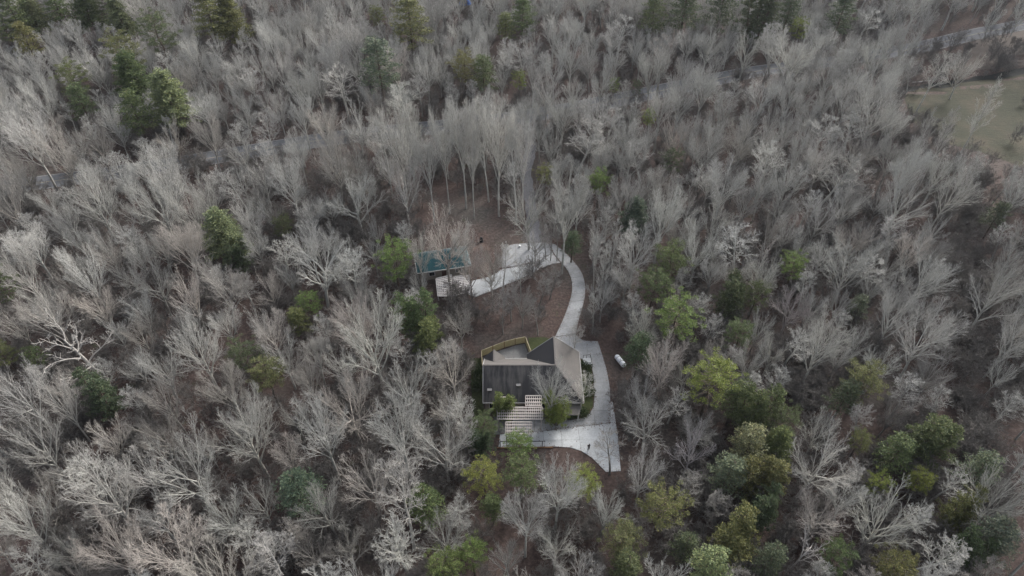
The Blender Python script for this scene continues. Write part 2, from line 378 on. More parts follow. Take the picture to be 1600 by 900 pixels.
# walls
def wallbox(x0, x1, y0, y1, z1, name="wall"): MB().box(x0, x1, y0, y1, -.2, z1).build(name, M['siding'], house)
wallbox(X0+.35, X0+.55, YF+.7, YB-.45, EZ-.1); wallbox(X0+.55, X1-.6, YF+.5, YF+.7, EZ-.1)
wallbox(X1-.6, X1-.4, YF+.5, WY-.5, EZ-.1); wallbox(X0+.55, WL+.4, YB-.65, YB-.45, EZ-.1); wallbox(WL+.2, X1-.6, WY-.7, WY-.5, EZ-.1); wallbox(WL+.2,WL+.4,YB-.45,WY-.7,EZ-.1)
def gable(pts, y, name="gable_wall"):
    mb = MB(); v = [(x, y, z) for x, z in pts] + [(x, y-.15, z) for x, z in pts]; k = len(pts)
    mb.add(v, [tuple(range(k)), tuple(reversed(range(k, 2*k)))] + [(i, i+k, (i+1) % k+k, (i+1) % k) for i in range(k)]).build(name, M['siding'], house)
gable([(WL+.3,EZ-.1),(X1-.5,EZ-.1),(WX,RZ-.45)], WY-.5); gable([(gx-hw+.2,EZ-.1),(gx+hw-.2,EZ-.1),(gx,gz-.3)], gy-.3)
mb = MB(); pts = [(YF+.5,EZ-.1),(YB-.45,EZ-.1),(YR,RZ-.45)]
mb.add([(X0+.35,y,z) for y,z in pts]+[(X0+.5,y,z) for y,z in pts], [(0,1,2),(5,4,3),(0,3,4,1),(1,4,5,2),(2,5,3,0)]).build("gable_wall", M['siding'], house)
def window(x, y, z, w_, h_, ax=0):
    f = MB()
    def bx(mb, u0, u1, z0, z1, d0, d1):
        if ax == 0: mb.box(x+u0, x+u1, y-d1, y-d0, z0, z1)
        else: mb.box(x+d0, x+d1, y+u0, y+u1, z0, z1)
    for a in ((-w_/2-.08,-w_/2,z,z+h_),(w_/2,w_/2+.08,z,z+h_),(-w_/2-.08,w_/2+.08,z-.08,z),(-w_/2-.08,w_/2+.08,z+h_,z+h_+.08),(-.03,.03,z,z+h_)): bx(f, *a, 0, .07)
    fo = f.build("window", M['white'], house); p = MB(); bx(p, -w_/2, -.031, z, z+h_, .01, .03); bx(p, .031, w_/2, z, z+h_, .01, .03); p.build("pane", M['glass'], fo)
for x in (-3.4, -.6, 6.3, 9.2): window(x, YF+.5, .9, 1.5, 1.4)
for y in (78.5, 81.5, 84.6): window(X1-.4, y, .9, 1.3, 1.3, 1)
d = MB().box(2.2, 3.2, YF+.42, YF+.5, .02, 2.1).build("door", M['door'], house); MB().box(3.02,3.1,YF+.36,YF+.42,1,1.08).build("door_handle", M['white'], d)
g_ = MB().box(X1-.4, X1-.32, 85.0, 86.6, .02, 2.1).build("door", M['door'], house)
for px, py in ((765,609),(810,604.5)):
    p = at(px, py, 4.6); z = EZ + (p.y - YF) / (YR - YF) * (RZ - EZ)
    v = MB().box(p.x-.38, p.x+.38, p.y-.45, p.y-.08, z-.5, z+.16).build("roof_vent", M['shingle'], house)
    MB().bar((p.x-.42, p.y-.28, z+.19), (p.x+.42, p.y-.28, z+.17), .5, .05).build("vent_cap", M['stone'], v)
for x, y in ((gx+hw+.05, YB-.35), (WL, YB-.32)): MB().box(x-.06, x+.06, y+.4, y+.52, 0, EZ-.1).build("downspout", M['white'], house)
# porch roof at the front right corner
slope("porch_roof", [(7.0,YF+.1,EZ-.55),(12.6,YF+.1,EZ-.55),(12.3,YF-2.0,EZ-1.05),(7.4,YF-2.0,EZ-1.05)], M['shingle'], roof, .1)
for x in (7.6, 9.9, 12.1): MB().box(x-.07, x+.07, YF-1.9, YF-1.76, 0, EZ-1.15).build("porch_post", M['white'], house)

# ---------------------------------------------------------------- pergola over the front patio
def pergola(name, label, tiers, zt, group=None, bz=.19, slat=.17, mat=None):
    root = empty(name, (0,0,0), 0, label, "pergola", group)
    for n, (quad, dz) in enumerate(tiers):
        z = zt + dz; q = [Vector(p) for p in quad]          # front-left, front-right, back-right, back-left
        L = ((q[3]-q[0]).length + (q[2]-q[1]).length) / 2; nb = max(2, int(L / .55))
        for i in range(nb + 1):
            t = i / nb; a = q[0].lerp(q[3], t); b_ = q[1].lerp(q[2], t); a.z = b_.z = z + .13
            MB().bar(a, b_, bz, .07).build("beam", (mat or M['white_wood']), root)
        mb = MB(); Wd = (q[1]-q[0]).length; ns = max(2, int(Wd / .36))
        for i in range(ns + 1):
            t = i / ns; a = q[0].lerp(q[1], t); b_ = q[3].lerp(q[2], t); a.z = b_.z = z + .045; mb.bar(a, b_, slat*.55, .085)
        o = mb.build("slat_lattice", (mat or M['white_wood']), root); o['kind'] = 'stuff'
        for k in range(4):
            c = sum(q, Vector())/4; p = q[k].lerp(c, .06); MB().box(p.x-.07, p.x+.07, p.y-.07, p.y+.07, 0, z-.002).build("post", (mat or M['white_wood']), root)
    return root
def quad_px(l, r, yt, yb, z, skew=0):
    return [at(l, yb, z), at(r, yb, z), at(r - skew, yt, z), at(l - skew, yt, z)]
pz = 4.15
pergola("pergola", "white slatted pergola stepping down in tiers in front of the house", [
    (quad_px(821, 846, 619, 634, pz), 0), (quad_px(775, 800, 621, 636, pz), 0),
    (quad_px(777, 848, 637, 655.5, pz-.1), -.1), (quad_px(790, 831, 660, 679, pz-.2), -.2)], pz)
pt = empty("terrace"); tag(pt, kind='structure')
tp = W2([(774,640),(800,650),(800,676),(781,679),(772,679)])
for f in cut_polys(W2([(772,646),(856,646),(856,654.2),(799.2,654.2),(799.2,679.2),(772,679.2)]), [((x, 0), (1, 0)) for x in (-1, .9, 2.8, 4.7)] + [((0, y), (0, 1)) for y in (70.2, 72.0)]): slab(pt, f, M['patio_concrete'], .1)
# stepped slatted deck between walkway and cabin
z0 = 1.5
pergola("pergola", "low weathered slatted pergola beside the teal-roofed cabin", [
    ([at(684,463,z0), at(706,463,z0), at(706,430,z0), at(681,436,z0)], 0),
    ([at(708,462,z0), at(736,455,z0), at(735,430,z0), at(708,432,z0)], -.15)], z0, None, .3, .3, simple('bleached_deck_wood', (.56,.54,.53), (.42,.40,.39), 5, .7))

# ---------------------------------------------------------------- black rail frame and timber edge
rl = empty("rail_frame", (0,0,0), 0, "black metal rail frame at the lower edge of the concrete pad", "railing")
a, b_ = at(781.5, 698.5), at(847, 698); h = 1.7
for t in (0, .5, 1):
    p = a.lerp(b_, t); MB().box(p.x-.07, p.x+.07, p.y-.07, p.y+.07, 0, h).build("post", M['black'], rl)
MB().bar((a.x,a.y,h+.05),(b_.x+.5,b_.y,h+.05), .1, .1).build("top_rail", M['black'], rl)
te = MB().bar((at(777,700.5)+Vector((0,0,.08))), (at(864,699.6)+Vector((0,0,.08))), .2, .3).build("timber_edging", M['timber']); tag(te, "brown timber edging along the bottom edge of the concrete pad", "edging")

# ---------------------------------------------------------------- fence round the rear patio
fn = empty("wooden_fence", (0,0,0), 0, "yellowish horizontal board fence enclosing the patio behind the house", "fence")
fz = 1.75
fp = [at(749.5,551,fz), at(752,548,fz), at(770,541,fz), at(788,534,fz), at(805,529.5,fz), at(821,526.5,fz), at(829.5,548.5,fz)]
fp = [at(754,572,fz)] + [p for p in fp[1:]]
for i, (a, b_) in enumerate(zip(fp, fp[1:])):
    for k in range(7):
        z = .13 + k * .25; j = rnd.uniform(-.01, .01)
        MB().bar((a.x,a.y+j,z),(b_.x,b_.y+j,z), .03, .225).build("board", M['fence'], fn)
    MB().bar((a.x,a.y,fz+.06),(b_.x,b_.y,fz+.06), .12, .04).build("cap_rail", M['rail_wood'], fn)
    for t in ((0,) if i < len(fp)-2 else (0, 1)):
        p = a.lerp(b_, t); MB().box(p.x-.06,p.x+.06,p.y-.11,p.y+.01,0,fz+.14).build("post", M['timber'], fn)
rp = empty("rear_patio"); tag(rp, kind='structure')
pp = [(-5.0,86.2),(-5.3,89.0),(fp[2].x,fp[2].y-.3),(fp[4].x,fp[4].y-.3),(fp[5].x-.1,fp[5].y-.3),(3.6,88.2),(2.6,85.8),(-1.1,85.4)]
for f in cut_polys(pp, [((-2.6,0),(1,0)),((.4,0),(1,0)),((0,88.3),(.05,1))]): slab(rp, f, M['patio_concrete'], .06)

# ---------------------------------------------------------------- cabin with the teal metal roof
cb = empty("cabin", (0,0,0), 0, "small cabin under a teal metal hip roof with white eaves", "cabin")
cz = 3.0; F0 = at(652,427,cz); F1 = at(736,414.5,cz); ux = (F1-F0).normalized(); uy = Vector((-ux.y, ux.x, 0)); LW = (F1-F0).length; LD = 6.8
def cp(u, v, z): q = F0 + ux*u + uy*v; return (q.x, q.y, z)
rzc = 5.3; hr = 3.4
crf = empty("roof"); crf.parent = cb
faces = [("roof_slope", [cp(0,0,cz),cp(LW,0,cz),cp(LW-hr,hr,rzc),cp(hr,hr,rzc)]), ("roof_slope", [cp(0,LD,cz),cp(LW,LD,cz),cp(LW-hr,hr,rzc),cp(hr,hr,rzc)]),
         ("hip_slope", [cp(0,0,cz),cp(hr,hr,rzc),cp(0,LD,cz)]), ("hip_slope", [cp(LW,0,cz),cp(LW-hr,hr,rzc),cp(LW,LD,cz)])]
for nm, ps in faces: slope(nm, ps, M['teal'], crf, .08)
for i in range(1, int(LW/.6)):                       # standing seams, front and back
    u = i*.6
    for v0, s in ((0, 1), (LD, -1)):
        tt = min(1, u/hr, (LW-u)/hr)
        MB().bar(cp(u, v0, cz+.03), cp(u, v0 + s*hr*tt, cz + .03 + (rzc-cz)*tt), .04, .05).build("seam", M['teal'], crf)
for a, b_ in ((cp(0,0,cz),cp(LW,0,cz)),(cp(0,LD,cz),cp(LW,LD,cz)),(cp(0,0,cz),cp(0,LD,cz)),(cp(LW,0,cz),cp(LW,LD,cz))):
    a = Vector(a); b_ = Vector(b_); a.z -= .08; b_.z -= .08; MB().bar(a, b_, .16, .16).build("gutter", M['white'], crf)
def cwall(u0, v0, u1, v1):
    MB().bar(cp(u0,v0,1.4), cp(u1,v1,1.4), .16, 2.95).build("wall", M['siding'], cb)
cwall(.6,.6,LW-.6,.6); cwall(.6,LD-.6,LW-.6,LD-.6); cwall(.6,.7,.6,LD-.7); cwall(LW-.6,.7,LW-.6,LD-.7)
for u in (2.5, 8.5):
    f = MB().bar(cp(u,.5,1.7), cp(u+1.4,.5,1.7), .05, 1.2).build("window", M['white'], cb); MB().bar(cp(u+.12,.46,1.7), cp(u+1.28,.46,1.7), .04, .98).build("pane", M['glass'], f)
MB().bar(cp(5.4,.5,1.05), cp(6.4,.5,1.05), .06, 2.0).build("door", M['door'], cb)

# ---------------------------------------------------------------- propane tank
A, B = at(963.5,557,.7), at(975,571,.7); c = (A+B)/2; dr = (B-A).normalized()
tk = empty("propane_tank", (c.x, c.y, 0), math.atan2(dr.y, dr.x), "white capsule-shaped propane tank with two dark bands lying on leaf litter", "tank")
prof = []; Lh, rr = 1.6, .53
for i in range(7): t = i/6*math.pi/2; prof.append((-Lh + rr*(1-math.sin(t)) if 0 else -Lh - 0 + rr*(1-math.sin(t)), rr*math.cos(math.pi/2-t) if 0 else rr*math.sin(t)))
xsn = [-Lh + rr*(1-math.cos(i/6*math.pi/2)) for i in range(7)]; rsn = [rr*math.sin(i/6*math.pi/2)+.01 for i in range(7)]
pts = [(x,0,.72) for x in xsn] + [(-x,0,.72) for x in reversed(xsn)]
MB().chain(pts, rsn + rsn[::-1], 18).build("tank_body", M['white_steel'], tk, True)
for x in (-.75, .35): MB().chain([(x-.035,0,.72),(x+.035,0,.72)], [.548,.548], 18).build("band", M['black'], tk)
for x in (-.9,.9): MB().box(x-.1,x+.1,-.3,.3,0,.32).build("saddle", M['stone'], tk)
MB().chain([(.0,0,1.25),(.0,0,1.42),(0,0,1.46)], [.18,.17,.08], 12).build("valve_dome", M['white_steel'], tk)

# ---------------------------------------------------------------- landing by the house corner
A = at(917,565); ld = empty("stair_landing", (A.x, A.y, 0), .1, "small pale landing with black railing beside the right house wall", "landing")
MB().box(-.75,.75,-.6,.6,.1,.45).build("landing_slab", M['new_concrete'], ld); MB().box(-.75,.75,-.95,-.61,.1,.28).build("step", M['new_concrete'], ld)
for x, y in ((-.7,.55),(.7,.55),(.7,-.55),(0,.55)): MB().box(x-.03,x+.03,y-.03,y+.03,.45,1.35).build("rail_post", M['black'], ld)
MB().bar((-.7,.55,1.38),(.7,.55,1.38),.07,.06).build("handrail", M['black'], ld); MB().bar((.7,.51,1.38),(.7,-.6,1.38),.07,.06).build("handrail", M['black'], ld)

# ---------------------------------------------------------------- person on the driveway
A = at(919.5, 703); pr = empty("person", (A.x, A.y, .13), R(200), "person in dark clothes standing on the pale lower driveway", "person")
def skin_mesh(name, verts, edges, rad, mat, parent):
    me = bpy.data.meshes.new(name); me.from_pydata(verts, edges, []); me.materials.append(mat); o = link(name, me, parent)
    md = o.modifiers.new("Skin", 'SKIN'); me.skin_vertices or None
    if not me.skin_vertices: me.attributes
    for i, r_ in enumerate(rad): me.skin_vertices[0].data[i].radius = (r_, r_) if not isinstance(r_, tuple) else r_
    me.skin_vertices[0].data[0].use_root = True
    sb = o.modifiers.new("Subd", 'SUBSURF'); sb.levels = 1; sb.render_levels = 1; return o
V = [(0,0,.95),(0,0,1.15),(0,0,1.38),(0,-.01,1.48),(0,-.02,1.55),(0,-.03,1.64),(0,-.01,1.74)]; Ed = [(0,1),(1,2),(2,3),(3,4),(4,5),(5,6)]; Ra = [(.13,.1),(.12,.09),(.15,.1),.05,.06,.085,.06]
for s in (-1, 1):
    n = len(V); V += [(s*.17,0,1.42),(s*.22,.0,1.15),(s*.2,-.16,1.0),(s*.16,-.3,1.08),(s*.15,-.36,1.1)]; Ed += [(2,n),(n,n+1),(n+1,n+2),(n+2,n+3),(n+3,n+4)]; Ra += [.055,.045,.038,.026,.032]
    for k in range(4):
        m_ = len(V); fx = s*.15 + (k-1.5)*.02
        V += [(fx,-.40,1.105),(fx,-.43-.004*k*(3-k),1.09),(fx,-.44,1.07)]; Ed += [(n+4,m_),(m_,m_+1),(m_+1,m_+2)]; Ra += [.009,.008,.007]
    m_ = len(V); V += [(s*.11,-.37,1.115),(s*.1,-.40,1.12)]; Ed += [(n+4,m_),(m_,m_+1)]; Ra += [.011,.009]
    n = len(V); V += [(s*.09,0,.88),(s*.11,-.02*s,.5),(s*.12,.02*s,.1),(s*.12,-.12+.02*s,.045)]; Ed += [(0,n),(n,n+1),(n+1,n+2),(n+2,n+3)]; Ra += [.085,.055,.04,.035]
bd = skin_mesh("body", V, Ed, Ra, M['skin'], pr)
V = [(0,0,.92),(0,0,1.15),(0,0,1.38),(0,-.01,1.46)]; Ed = [(0,1),(1,2),(2,3)]; Ra = [(.17,.13),(.155,.12),(.17,.125),(.09,.08)]
for s in (-1,1):
    n = len(V); V += [(s*.18,0,1.42),(s*.23,0,1.15),(s*.205,-.16,1.0),(s*.17,-.27,1.06)]; Ed += [(2,n),(n,n+1),(n+1,n+2),(n+2,n+3)]; Ra += [.075,.065,.055,.045]
skin_mesh("jacket", V, Ed, Ra, M['cloth'], pr)
V = [(0,0,.95)]; Ed = []; Ra = [(.15,.115)]
for s in (-1,1):
    n = len(V); V += [(s*.09,0,.86),(s*.11,-.02*s,.5),(s*.12,.02*s,.12)]; Ed += [(0,n),(n,n+1),(n+1,n+2)]; Ra += [.105,.075,.06]
skin_mesh("trousers", V, Ed, Ra, M['trouser'], pr)
for s in (-1,1): MB().chain([(s*.12,.07+.02*s,.05),(s*.12,-.08,.06),(s*.125,-.17,.04)], [.05,.055,.035], 8).build("shoe", M['black'], pr, True)
MB().chain([(0,.02,1.63),(0,.015,1.70),(0,0,1.77),(0,-.005,1.80)], [.085,.105,.08,.02], 10).build("hair", M['hair'], pr, True)

# ---------------------------------------------------------------- small things
A = atg(750.5, 377.5); st = MB()
st.chain([(A.x+.25,A.y,-.1),(A.x+.25,A.y,.5),(A.x+.3,A.y+.05,1.3)], [.5,.36,.30], 9); st.v = [(x+rnd.uniform(-.04,.04), y+rnd.uniform(-.04,.04), z+(rnd.uniform(-.15,.2) if z > 1 else 0)) for x,y,z in st.v]
tag(st.build("tree_stump", M['black'], smooth=True), "charred dark stump on the bare reddish earth behind the cabin", "stump")
tag(MB().chain([(A.x-.55,A.y-.1,0),(A.x-.5,A.y-.1,.8),(A.x-.52,A.y-.1,1.5)], [.06,.06,.05], 6).build("stake", M['dead']), "pale wooden stake beside the charred stump", "stake")
A = at(812,386,.1); bk = MB().chain([(A.x,A.y,.1),(A.x,A.y,.12),(A.x,A.y,.55),(A.x,A.y,.56)], [.2,.24,.3,.3], 12).build("bucket", M['white_steel'], smooth=True); tag(bk, "small white bucket on the back edge of the grey parking pad", "bucket")
bk2 = MB(); bk2.chain([(A.x+.3*math.cos(t),A.y+.3*math.sin(t)*.2,.56+.25*math.sin(t)) for t in [i*math.pi/8 for i in range(9)]], [.012]*9, 4).build("handle", M['black'], bk)
A = atg(727, 6); tpn = MB(); n = 13
for j in range(n):
    for i in range(n):
        u, v = i/(n-1)*2-1, j/(n-1)*2-1; e = max(abs(u), abs(v)); z = 1.4*(1-sstep(.55, 1, e)) + .18*math.sin(u*7+v*3)*(1-e) + rnd.uniform(0,.08)
        tpn.v.append((A.x+u*2.2*(1+.08*rnd.random()), A.y+v*1.6*(1+.08*rnd.random()), A.z+.05+z))
tpn.f = [(j*n+i, j*n+i+1, (j+1)*n+i+1, (j+1)*n+i) for j in range(n-1) for i in range(n-1)]
tag(tpn.build("tarp", M['blue']), "bright blue tarp draped over a low pile in the far woods", "tarp")

# ================================================================ trees
class Tree:
    """skeleton grower: limbs go to .w (trunk part), finer branches and twigs to .c (crown part)"""
    def __init__(s, seed): s.r = random.Random(seed); s.w = MB(); s.c = MB()
    def rv(s, k): return Vector((s.r.uniform(-k,k), s.r.uniform(-k,k), s.r.uniform(-k,k)))
    def branch(s, p, d, L, r, lev, P):
        n = P['seg'][lev]; pts = [p.copy()]; rad = [r]; q = p.copy(); dd = d.copy(); dirs = [dd.copy()]
        for i in range(n):
            dd = (dd + s.rv(P['wob'][lev]) + Vector((0,0,P['up'][lev]))).normalized()
            if P.get('env') and lev >= 1 and i > 0:
                ez, er, eh = P['env']; qq = q + dd * (L / n)
                if (qq.x*qq.x + qq.y*qq.y)/(er*er) + ((qq.z-ez)/eh)**2 > s.r.uniform(.85, 1.12) and qq.z > ez - eh*.6: break
            q = q + dd * (L / n); pts.append(q.copy()); dirs.append(dd.copy())
            rad.append(max(r * (1 - (i+1)/n * P['tap'][lev]), P['rmin']))
        tgt = s.w if lev <= 1 else s.c
        tgt.chain(pts, rad, (7,5,3,3,3)[lev], cap=False)
        if lev >= P['maxlev']: return
        kids = P['kids'][lev]; st = P['start'][lev]
        nk = max(1, int(round(kids * s.r.uniform(.8, 1.2)))); ph = s.r.uniform(0, 6.28)
        for k in range(nk):
            t = st + (1 - st) * (k + s.r.random()*.8) / nk; t = min(t, .985); na_ = len(pts) - 1; i = min(int(t * na_), na_-1); f = t*na_ - i
            bp = pts[i].lerp(pts[i+1], f); bd = dirs[min(i+1, na_)]
            ph += 2.4 + s.r.uniform(-.4,.4); ang = P['ang'][lev] * s.r.uniform(.7, 1.25)
            ref = Vector((1,0,0)) if abs(bd.x) < .8 else Vector((0,1,0)); a = bd.cross(ref).normalized(); b = bd.cross(a)
            cd = (bd * math.cos(ang) + (a*math.cos(ph) + b*math.sin(ph)) * math.sin(ang)).normalized()
            if P.get('flat') and cd.z < -.1 : cd.z *= .3
            cl = L * P['len'][lev] * (1 - (P.get('dec', .45) if lev == 0 else .45) * (t - st) / (1.001 - st)) * s.r.uniform(.75, 1.2)
            s.branch(bp, cd, cl, max(rad[i] * P['rr'][lev], P['rmin']), lev+1, P)
BARE = {   # env: ellipsoid the twig tips fill (centre height, radius, half height)
 'vase': dict(h=24, seg=(7,9,6,3,1), wob=(.04,.06,.09,.10,.1), up=(.02,.03,.05,.06,.04), tap=(.45,.85,.8,.6,.5), rmin=.0125, maxlev=4, kids=(9,10,6,4), start=(.60,.22,.15,.1), ang=(.46,.40,.44,.5), len=(1.15,.46,.50,.5), rr=(.60,.52,.54,.55), r=.30, L=.48, dec=.15, env=(18.2,5.2,5.0)),
 'oak':  dict(h=20, seg=(6,10,7,3,1), wob=(.08,.12,.14,.15,.1), up=(.02,.02,.05,.07,.04), tap=(.4,.85,.8,.6,.5), rmin=.0135, maxlev=4, kids=(10,10,6,4), start=(.42,.18,.15,.1), ang=(.88,.48,.50,.55), len=(1.5,.44,.48,.5), rr=(.60,.52,.54,.55), r=.40, L=.40, dec=.15, env=(13.6,7.2,4.8)),
 'mid':  dict(h=22, seg=(7,9,6,3,1), wob=(.05,.09,.11,.12,.1), up=(.02,.03,.06,.07,.04), tap=(.45,.85,.8,.6,.5), rmin=.0125, maxlev=4, kids=(10,10,6,4), start=(.46,.2,.15,.1), ang=(.66,.44,.46,.52), len=(1.25,.44,.48,.5), rr=(.60,.52,.54,.55), r=.34, L=.44, dec=.15, env=(16.4,6.2,4.9)),
 'thin': dict(h=24, seg=(9,6,5,3,1), wob=(.04,.08,.11,.12,.1), up=(.02,.08,.08,.08,.05), tap=(.85,.8,.8,.6,.5), rmin=.014, maxlev=4, kids=(16,7,5,3), start=(.42,.15,.12,.1), ang=(.62,.46,.50,.55), len=(.30,.50,.5,.5), rr=(.42,.55,.58,.65), r=.23, L=.92, env=(15.5,3.6,8.6)),
}
DEAD = dict(h=18, seg=(8,7,5,3,2), wob=(.12,.26,.35,.35,.3), up=(.02,.04,.05,.05,.0), tap=(.7,.75,.8,.7,.7), rmin=.03, maxlev=3, kids=(7,6,4,3), start=(.35,.2,.2,.2), ang=(.75,.7,.75,.7), len=(.58,.42,.42,.5), rr=(.62,.58,.6,.6), r=.30, L=.80)
PROTO = {}
def make_bare(kind, seed, P, mats=('bark','twig')):
    T = Tree(seed); lean = T.rv(.06); T.branch(Vector((0,0,-.3)), Vector((lean.x, lean.y, 1)).normalized(), P['h']*P['L'], P['r'], 0, P)
    vw = np.array(T.w.v); vc = np.array(T.c.v) if T.c.v else vw
    H = vc[:,2].max(); ctr = vc.mean(0); dist = np.hypot(vc[:,0]-ctr[0], vc[:,1]-ctr[1]); D = 2*np.percentile(dist, 92)
    tm = T.w.mesh("trunk", M[mats[0]], True); cm = T.c.mesh("crown", M[mats[1]], True)
    return dict(kind=kind, trunk=tm, crown=cm, H=H, D=D, off=(ctr[0], ctr[1]), zc=ctr[2]/H, wv=T.w, cv=T.c)
for kind, cnt in (('vase',4),('oak',4),('mid',4),('thin',3)):
    PROTO[kind] = [make_bare(kind, 100*len(kind)+17*i+3, BARE[kind]) for i in range(cnt)]
PROTO['dead'] = [make_bare('dead', 900+i*7, DEAD, ('dead','dead')) for i in range(2)]

# evergreens ------------------------------------------------------
def clump(mb, c, rx, rz, n, sz, r, lift=0.0):
    for _ in range(n):
        while True:
            u = Vector((r.uniform(-1,1), r.uniform(-1,1), r.uniform(-1,1)))
            if .25 < u.length < 1: break
        p = Vector((c[0]+u.x*rx, c[1]+u.y*rx, c[2]+u.z*rz))
        a = (u.normalized()*.7 + Vector((r.uniform(-1,1), r.uniform(-1,1), r.uniform(-1,1)+lift))).normalized(); b = a.cross(Vector((r.uniform(-1,1), r.uniform(-1,1), r.uniform(-1,1)))).normalized()
        s = sz*r.uniform(.6,1.3)
        mb.add([p - b*s*.28, p + b*s*.28, p + a*s + b*s*.12, p + a*s*.9 - b*s*.14], [(0,1,2,3)])
def make_green(kind, seed):
    r = random.Random(seed); w_ = MB(); c_ = MB()
    if kind == 'round':      # loblolly: bare stem, rounded top of tufted limbs
        H = 22; pts = [(r.uniform(-.2,.2)*i*.3, r.uniform(-.2,.2)*i*.3, H*.95*i/7) for i in range(8)]; w_.chain(pts, [.3-.035*i for i in range(8)], 7, False)
        for k in range(46):
            t = .50 + .47*(k/46); i = min(int(t/.95*7), 6); z = H*t; base = Vector(pts[min(i,7)]); base.z = z
            ph = k*2.4; L = 4.3*math.sin(math.pi*min(1, (1.05-t)/.55*.62+.12))*r.uniform(.7,1.15)
            d = Vector((math.cos(ph), math.sin(ph), r.uniform(.15,.5)+ (t-.5)*1.0)).normalized(); e = base + d*L
            w_.chain([base, base+d*L*.5+Vector((0,0,-.1)), e], [.075,.05,.02], 3, False)
            if r.random() < .14: continue
            for q in range(4):
                f = .40 + .62*(q+r.random())/4; p = base.lerp(e, f) + Vector((r.uniform(-.8,.8), r.uniform(-.8,.8), r.uniform(-.2,.6)))
                clump(c_, p, r.uniform(.3,.65), .30, 52, .21, r, .5)
    elif kind == 'cone':     # white pine: whorled tiers, ragged cone
        H = 23; pts = [(0,0,H*i/7) for i in range(8)]; w_.chain(pts, [.3-.038*i for i in range(8)], 7, False)
        tiers = 15
        for k in range(tiers):
            t = .28 + .70*k/tiers; nb = 7 if t < .8 else 5; Lm = 4.6*(1.02-t)**.62
            for j in range(nb):
                ph = j*6.283/nb + k*1.1 + r.uniform(-.25,.25); L = Lm*r.uniform(.6,1.12); b0 = Vector((0,0,H*t+r.uniform(-.3,.3)))
                d = Vector((math.cos(ph), math.sin(ph), .12+ .5*(t-.3))).normalized(); e = b0 + d*L; w_.chain([b0, e], [.06,.018], 3, False)
                nq = 4
                for q in range(nq):
                    f = .3 + .7*(q+.5)/nq; p = b0.lerp(e, f); clump(c_, p + Vector((r.uniform(-.25,.25), r.uniform(-.25,.25), .1)), .25+.5*f*.8, .22, 40, .28, r, .6)
        clump(c_, (0,0,H), .4, .7, 30, .35, r, 1)
    elif kind == 'cedar':    # dense broad irregular evergreen, many leaders
        H = 15; 
        for l in range(4):
            ox, oy = r.uniform(-1.6,1.6), r.uniform(-1.6,1.6); hh = H*r.uniform(.72,1); pts = [(ox*min(1,.2+i*.2), oy*min(1,.2+i*.2), hh*i/6) for i in range(7)]
            w_.chain(pts, [.2-.028*i for i in range(7)], 6, False)
            for k in range(34):
                t = .22+.78*k/34; ph = k*2.4+l; L = 3.0*(1.03-t)**.6*r.uniform(.55,1.2); i = min(int(t*6),5); b0 = Vector(pts[i]); b0.z = hh*t
                e = b0 + Vector((math.cos(ph), math.sin(ph), .25)).normalized()*L; w_.chain([b0,e],[.045,.015],3,False)
                for q in range(3): clump(c_, b0.lerp(e, .4+.6*q/2.2)+Vector((r.uniform(-.3,.3),)*3), r.uniform(.22,.5), .2, 40, .21, r, .35)
    else:                    # sparse airy pine seen through, grey-green
        H = 20; pts = [(0,0,H*i/7) for i in range(8)]; w_.chain(pts, [.24-.03*i for i in range(8)], 6, False)
        for k in range(44):
            t = .35 + .62*k/44; ph = k*2.4; L = 4.0*(1.05-t)**.6*r.uniform(.6,1.1); b0 = Vector((0,0,H*t)); e = b0 + Vector((math.cos(ph), math.sin(ph), .35)).normalized()*L
            w_.chain([b0,e],[.07,.02],3,False)
            for q in range(3): clump(c_, b0.lerp(e, .5+.5*q/2)+Vector((r.uniform(-.3,.3),)*3), .6, .35, 34, .27, r, .4)
    vc = np.array(c_.v); ctr = vc.mean(0); D = 2*np.percentile(np.hypot(vc[:,0]-ctr[0], vc[:,1]-ctr[1]), 93)
    return dict(kind=kind, trunk=w_.mesh("trunk", M['brown_bark'], True), crown=c_.mesh("crown", M['foliage']), H=vc[:,2].max(), D=D, off=(ctr[0],ctr[1]), zc=ctr[2]/vc[:,2].max())
for kind in ('round','cone','cedar','airy'): PROTO[kind] = [make_green(kind, 40+i*11) for i in range(3)]

TREES = []   # (x, y, radius)
def plant(name, pr_, x, y, sxy, sz, rz, label, cat, group=None, tint=(1,1,1), tt=None):
    z = terr(x, y); o = empty(name, (x, y, z), rz, label, cat, group); o.scale = (sxy, sxy, sz)
    a = link("trunk", pr_['trunk'], o); b_ = link("crown", pr_['crown'], o)
    if pr_['kind'] in BARE or pr_['kind'] == 'dead': a.color = b_.color = (*tint, 1)
    else: b_.color = (*tint, 1)
    return o
def crown_spot(px, py, wpx, pr_, hk=None, hmin=13, hmax=31, rz=0):
    dpt = depth(px, py, 15); D = wpx*dpt/FPX; sxy = D/pr_['D']
    H = hk if hk else min(hmax, max(hmin, D * (2.1 if pr_['kind'] != 'oak' else 1.75)))
    zc = pr_['zc']*H; p = at(px, py, zc); c_, s_ = math.cos(rz), math.sin(rz); ox, oy = pr_['off']
    return p.x - (ox*c_-oy*s_)*sxy, p.y - (ox*s_+oy*c_)*sxy, sxy, H/pr_['H'], D/2, H

